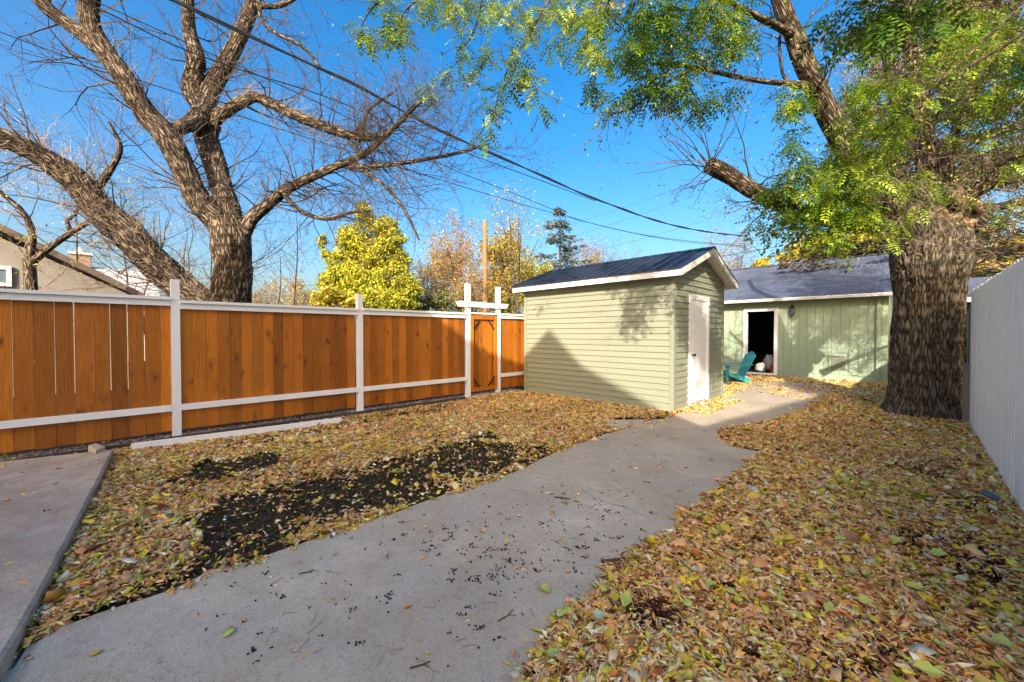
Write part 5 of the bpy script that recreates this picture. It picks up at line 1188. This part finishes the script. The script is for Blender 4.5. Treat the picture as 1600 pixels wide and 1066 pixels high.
def put_leaf(x, y, z, ki):
    c2 = [me for mt, me in kinds if mt == ('leaf_yellow', 'leaf_lime', 'leaf_pale', 'leaf_brown')[ki]]; me = c2[int(rng.integers(0, 3))]
    o = bpy.data.objects.new('leaf', me); COL.objects.link(o); o.parent = ground; o.location = (x, y, z); o.rotation_euler = (rng.normal() * .3, rng.normal() * .25, rng.uniform(0, 6.28)); s = rng.uniform(.75, 1.15); o.scale = (s, s * rng.uniform(.8, 1.15), s)
for px_, py_, ki in fixed:
    p = G(px_, py_); put_leaf(p.x, p.y, .012 if inpoly(np.array([p.x]), np.array([p.y]), PATH)[0] else .05, ki); cnt += 1
while cnt < 285:
    if rng.random() < .68: x, y = rng.uniform(-2.2, .55), rng.uniform(1.0, 5.8)
    else: x, y = rng.uniform(-6.2, -2.0), rng.uniform(-.4, 4.0)
    if litter_density(np.array([x]), np.array([y]))[0] < .3: continue
    put_leaf(x, y, .034 + rng.random() * .015, int(rng.choice(4, p=[.38, .36, .16, .10]))); cnt += 1
# berries, stalks and sticks on the path
bx, by, bz = [], [], []
for (cx, cy, rx, ry, n_) in ((740, 845, 110, 40, 110), (800, 870, 90, 45, 90), (900, 825, 130, 60, 130), (700, 925, 200, 80, 60), (600, 900, 260, 90, 60), (520, 1000, 300, 60, 30), (950, 780, 180, 60, 60), (640, 835, 60, 16, 24), (770, 905, 60, 30, 40), (930, 860, 60, 40, 50), (1000, 700, 100, 30, 40), (420, 940, 160, 60, 25)):
    for _ in range(int(n_ * .42)):
        q = G(cx + rng.normal() * rx * .5, cy + rng.normal() * ry * .5)
        if inpoly(np.array([q.x]), np.array([q.y]), PATH)[0] and not edge_dist_ok(np.array([q.x]), np.array([q.y]), PATH, .03)[0]:
            k = rng.integers(1, 3) if rng.random() < .75 else rng.integers(4, 9)
            for _ in range(k): bx.append(q.x + rng.normal() * .012); by.append(q.y + rng.normal() * .012)
n_ = len(bx)
ico = [(0, 0, 1)] + [(math.cos(a) * .87, math.sin(a) * .87, .5) for a in np.arange(6) * math.pi / 3] + [(math.cos(a), math.sin(a), -.2) for a in np.arange(6) * math.pi / 3 + .5] + [(0, 0, -1)]
icf = [(0, 1 + k, 1 + (k + 1) % 6) for k in range(6)] + sum([[(1 + k, 7 + k, 1 + (k + 1) % 6), (1 + (k + 1) % 6, 7 + k, 7 + (k + 1) % 6)] for k in range(6)], []) + [(13, 7 + (k + 1) % 6, 7 + k) for k in range(6)]
r_ = rng.uniform(.003, .0058, n_); V = np.array(ico)[None] * r_[:, None, None] + np.stack([bx, by, r_ * .9], 1)[:, None]
F = (np.array(icf)[None] + 14 * np.arange(n_)[:, None, None]).reshape(-1, 3)
tag(np_mesh('fallen_berries', V.reshape(-1, 3), F, 'berry', smooth=True), 'small black berries scattered over the concrete path', 'berries', kind='stuff')
st = MB()
for _ in range(70):
    q = G(rng.uniform(420, 1050), rng.uniform(720, 1040))
    if not inpoly(np.array([q.x]), np.array([q.y]), PATH)[0]: continue
    a = rng.uniform(0, 6.28); L_ = rng.uniform(.02, .08); p0 = q + Vector((0, 0, .004)); p1 = p0 + Vector((math.cos(a), math.sin(a), .05)) * L_; p2 = p1 + Vector((math.cos(a + .5), math.sin(a + .5), 0)) * L_ * .5
    st.tube([p0, p1, p2], [.0018, .0015, .0008], 4)
tag(st.build('fallen_stalks', 'twig_tan', None, ctr=(0, 0, 0)), 'thin broken leaf stalks scattered over the concrete path', 'stalks', kind='stuff')
for (ax, ay, bx_, by_, lab, r_) in ((866, 778, 892, 781, 'dark stick lying on the path below the shed corner', .006), (940, 880, 995, 872, 'crooked dark stick at the right edge of the path', .010), (467, 898, 490, 892, 'short straight twig on the left part of the path', .004), (640, 1046, 672, 1035, 'pale curved twig near the bottom of the path', .004), (778, 972, 802, 953, 'thin dark twig where the path meets the right leaf bed', .003)):
    a, b_ = G(ax, ay), G(bx_, by_); m_ = a.lerp(b_, .5) + Vector((.01, .012, 0)); mb = MB(); u = Vector((0, 0, r_ + .001))
    mb.tube([a + u, m_ + u, b_ + u], [r_, r_ * .9, r_ * .5], 7); mb.tube([m_ + u, m_ + u + (b_ - a).cross(Vector((0, 0, 1))) * .3 + (b_ - a) * .2], [r_ * .6, r_ * .3], 5)
    tag(mb.build('stick', 'bark_plain' if 'bark_plain' in M else 'twig', None), lab, 'stick')
# long dry stalks on the right leaf bed
for i, (ax, ay, bx_, by_, lab) in enumerate(((1420, 920, 1520, 1035, 'long pale dry stalk lying across the right leaf bed near the bottom corner'), (1540, 880, 1560, 900, 'short pale stalk near the white fence foot'))):
    a, b_ = G(ax, ay, .05), G(bx_, by_, .05); mb = MB(); mb.tube([a, a.lerp(b_, .5) + Vector((.01, .01, .015)), b_], [.003, .003, .002], 5); tag(mb.build('dry_stalk', 'twig_tan', None), lab, 'stalk')
GR = {'power_line': 'overhead wires crossing the sky', 'sapling': 'bare saplings beyond the brown fence', 'bare_tree': 'leafless trees of the background', 'yellow_tree': 'yellow autumn trees of the background',
      'stick': 'sticks lying on the path', 'paving_slab': 'paving slabs in the leaves', 'scrub': 'low scrub beyond the fence', 'hedge': 'hedges beyond the fence', 'plastic_bag': 'bags inside the garage doorway', 'dry_stalk': 'dry stalks on the leaf bed'}
for o in bpy.data.objects:
    if o.parent is None and o.get('category') and o.name.split('.')[0] in GR: o['group'] = GR[o.name.split('.')[0]]
elm.pop('group', None)
print('objects', len(bpy.data.objects), 'verts', sum(len(m.vertices) for m in bpy.data.meshes))
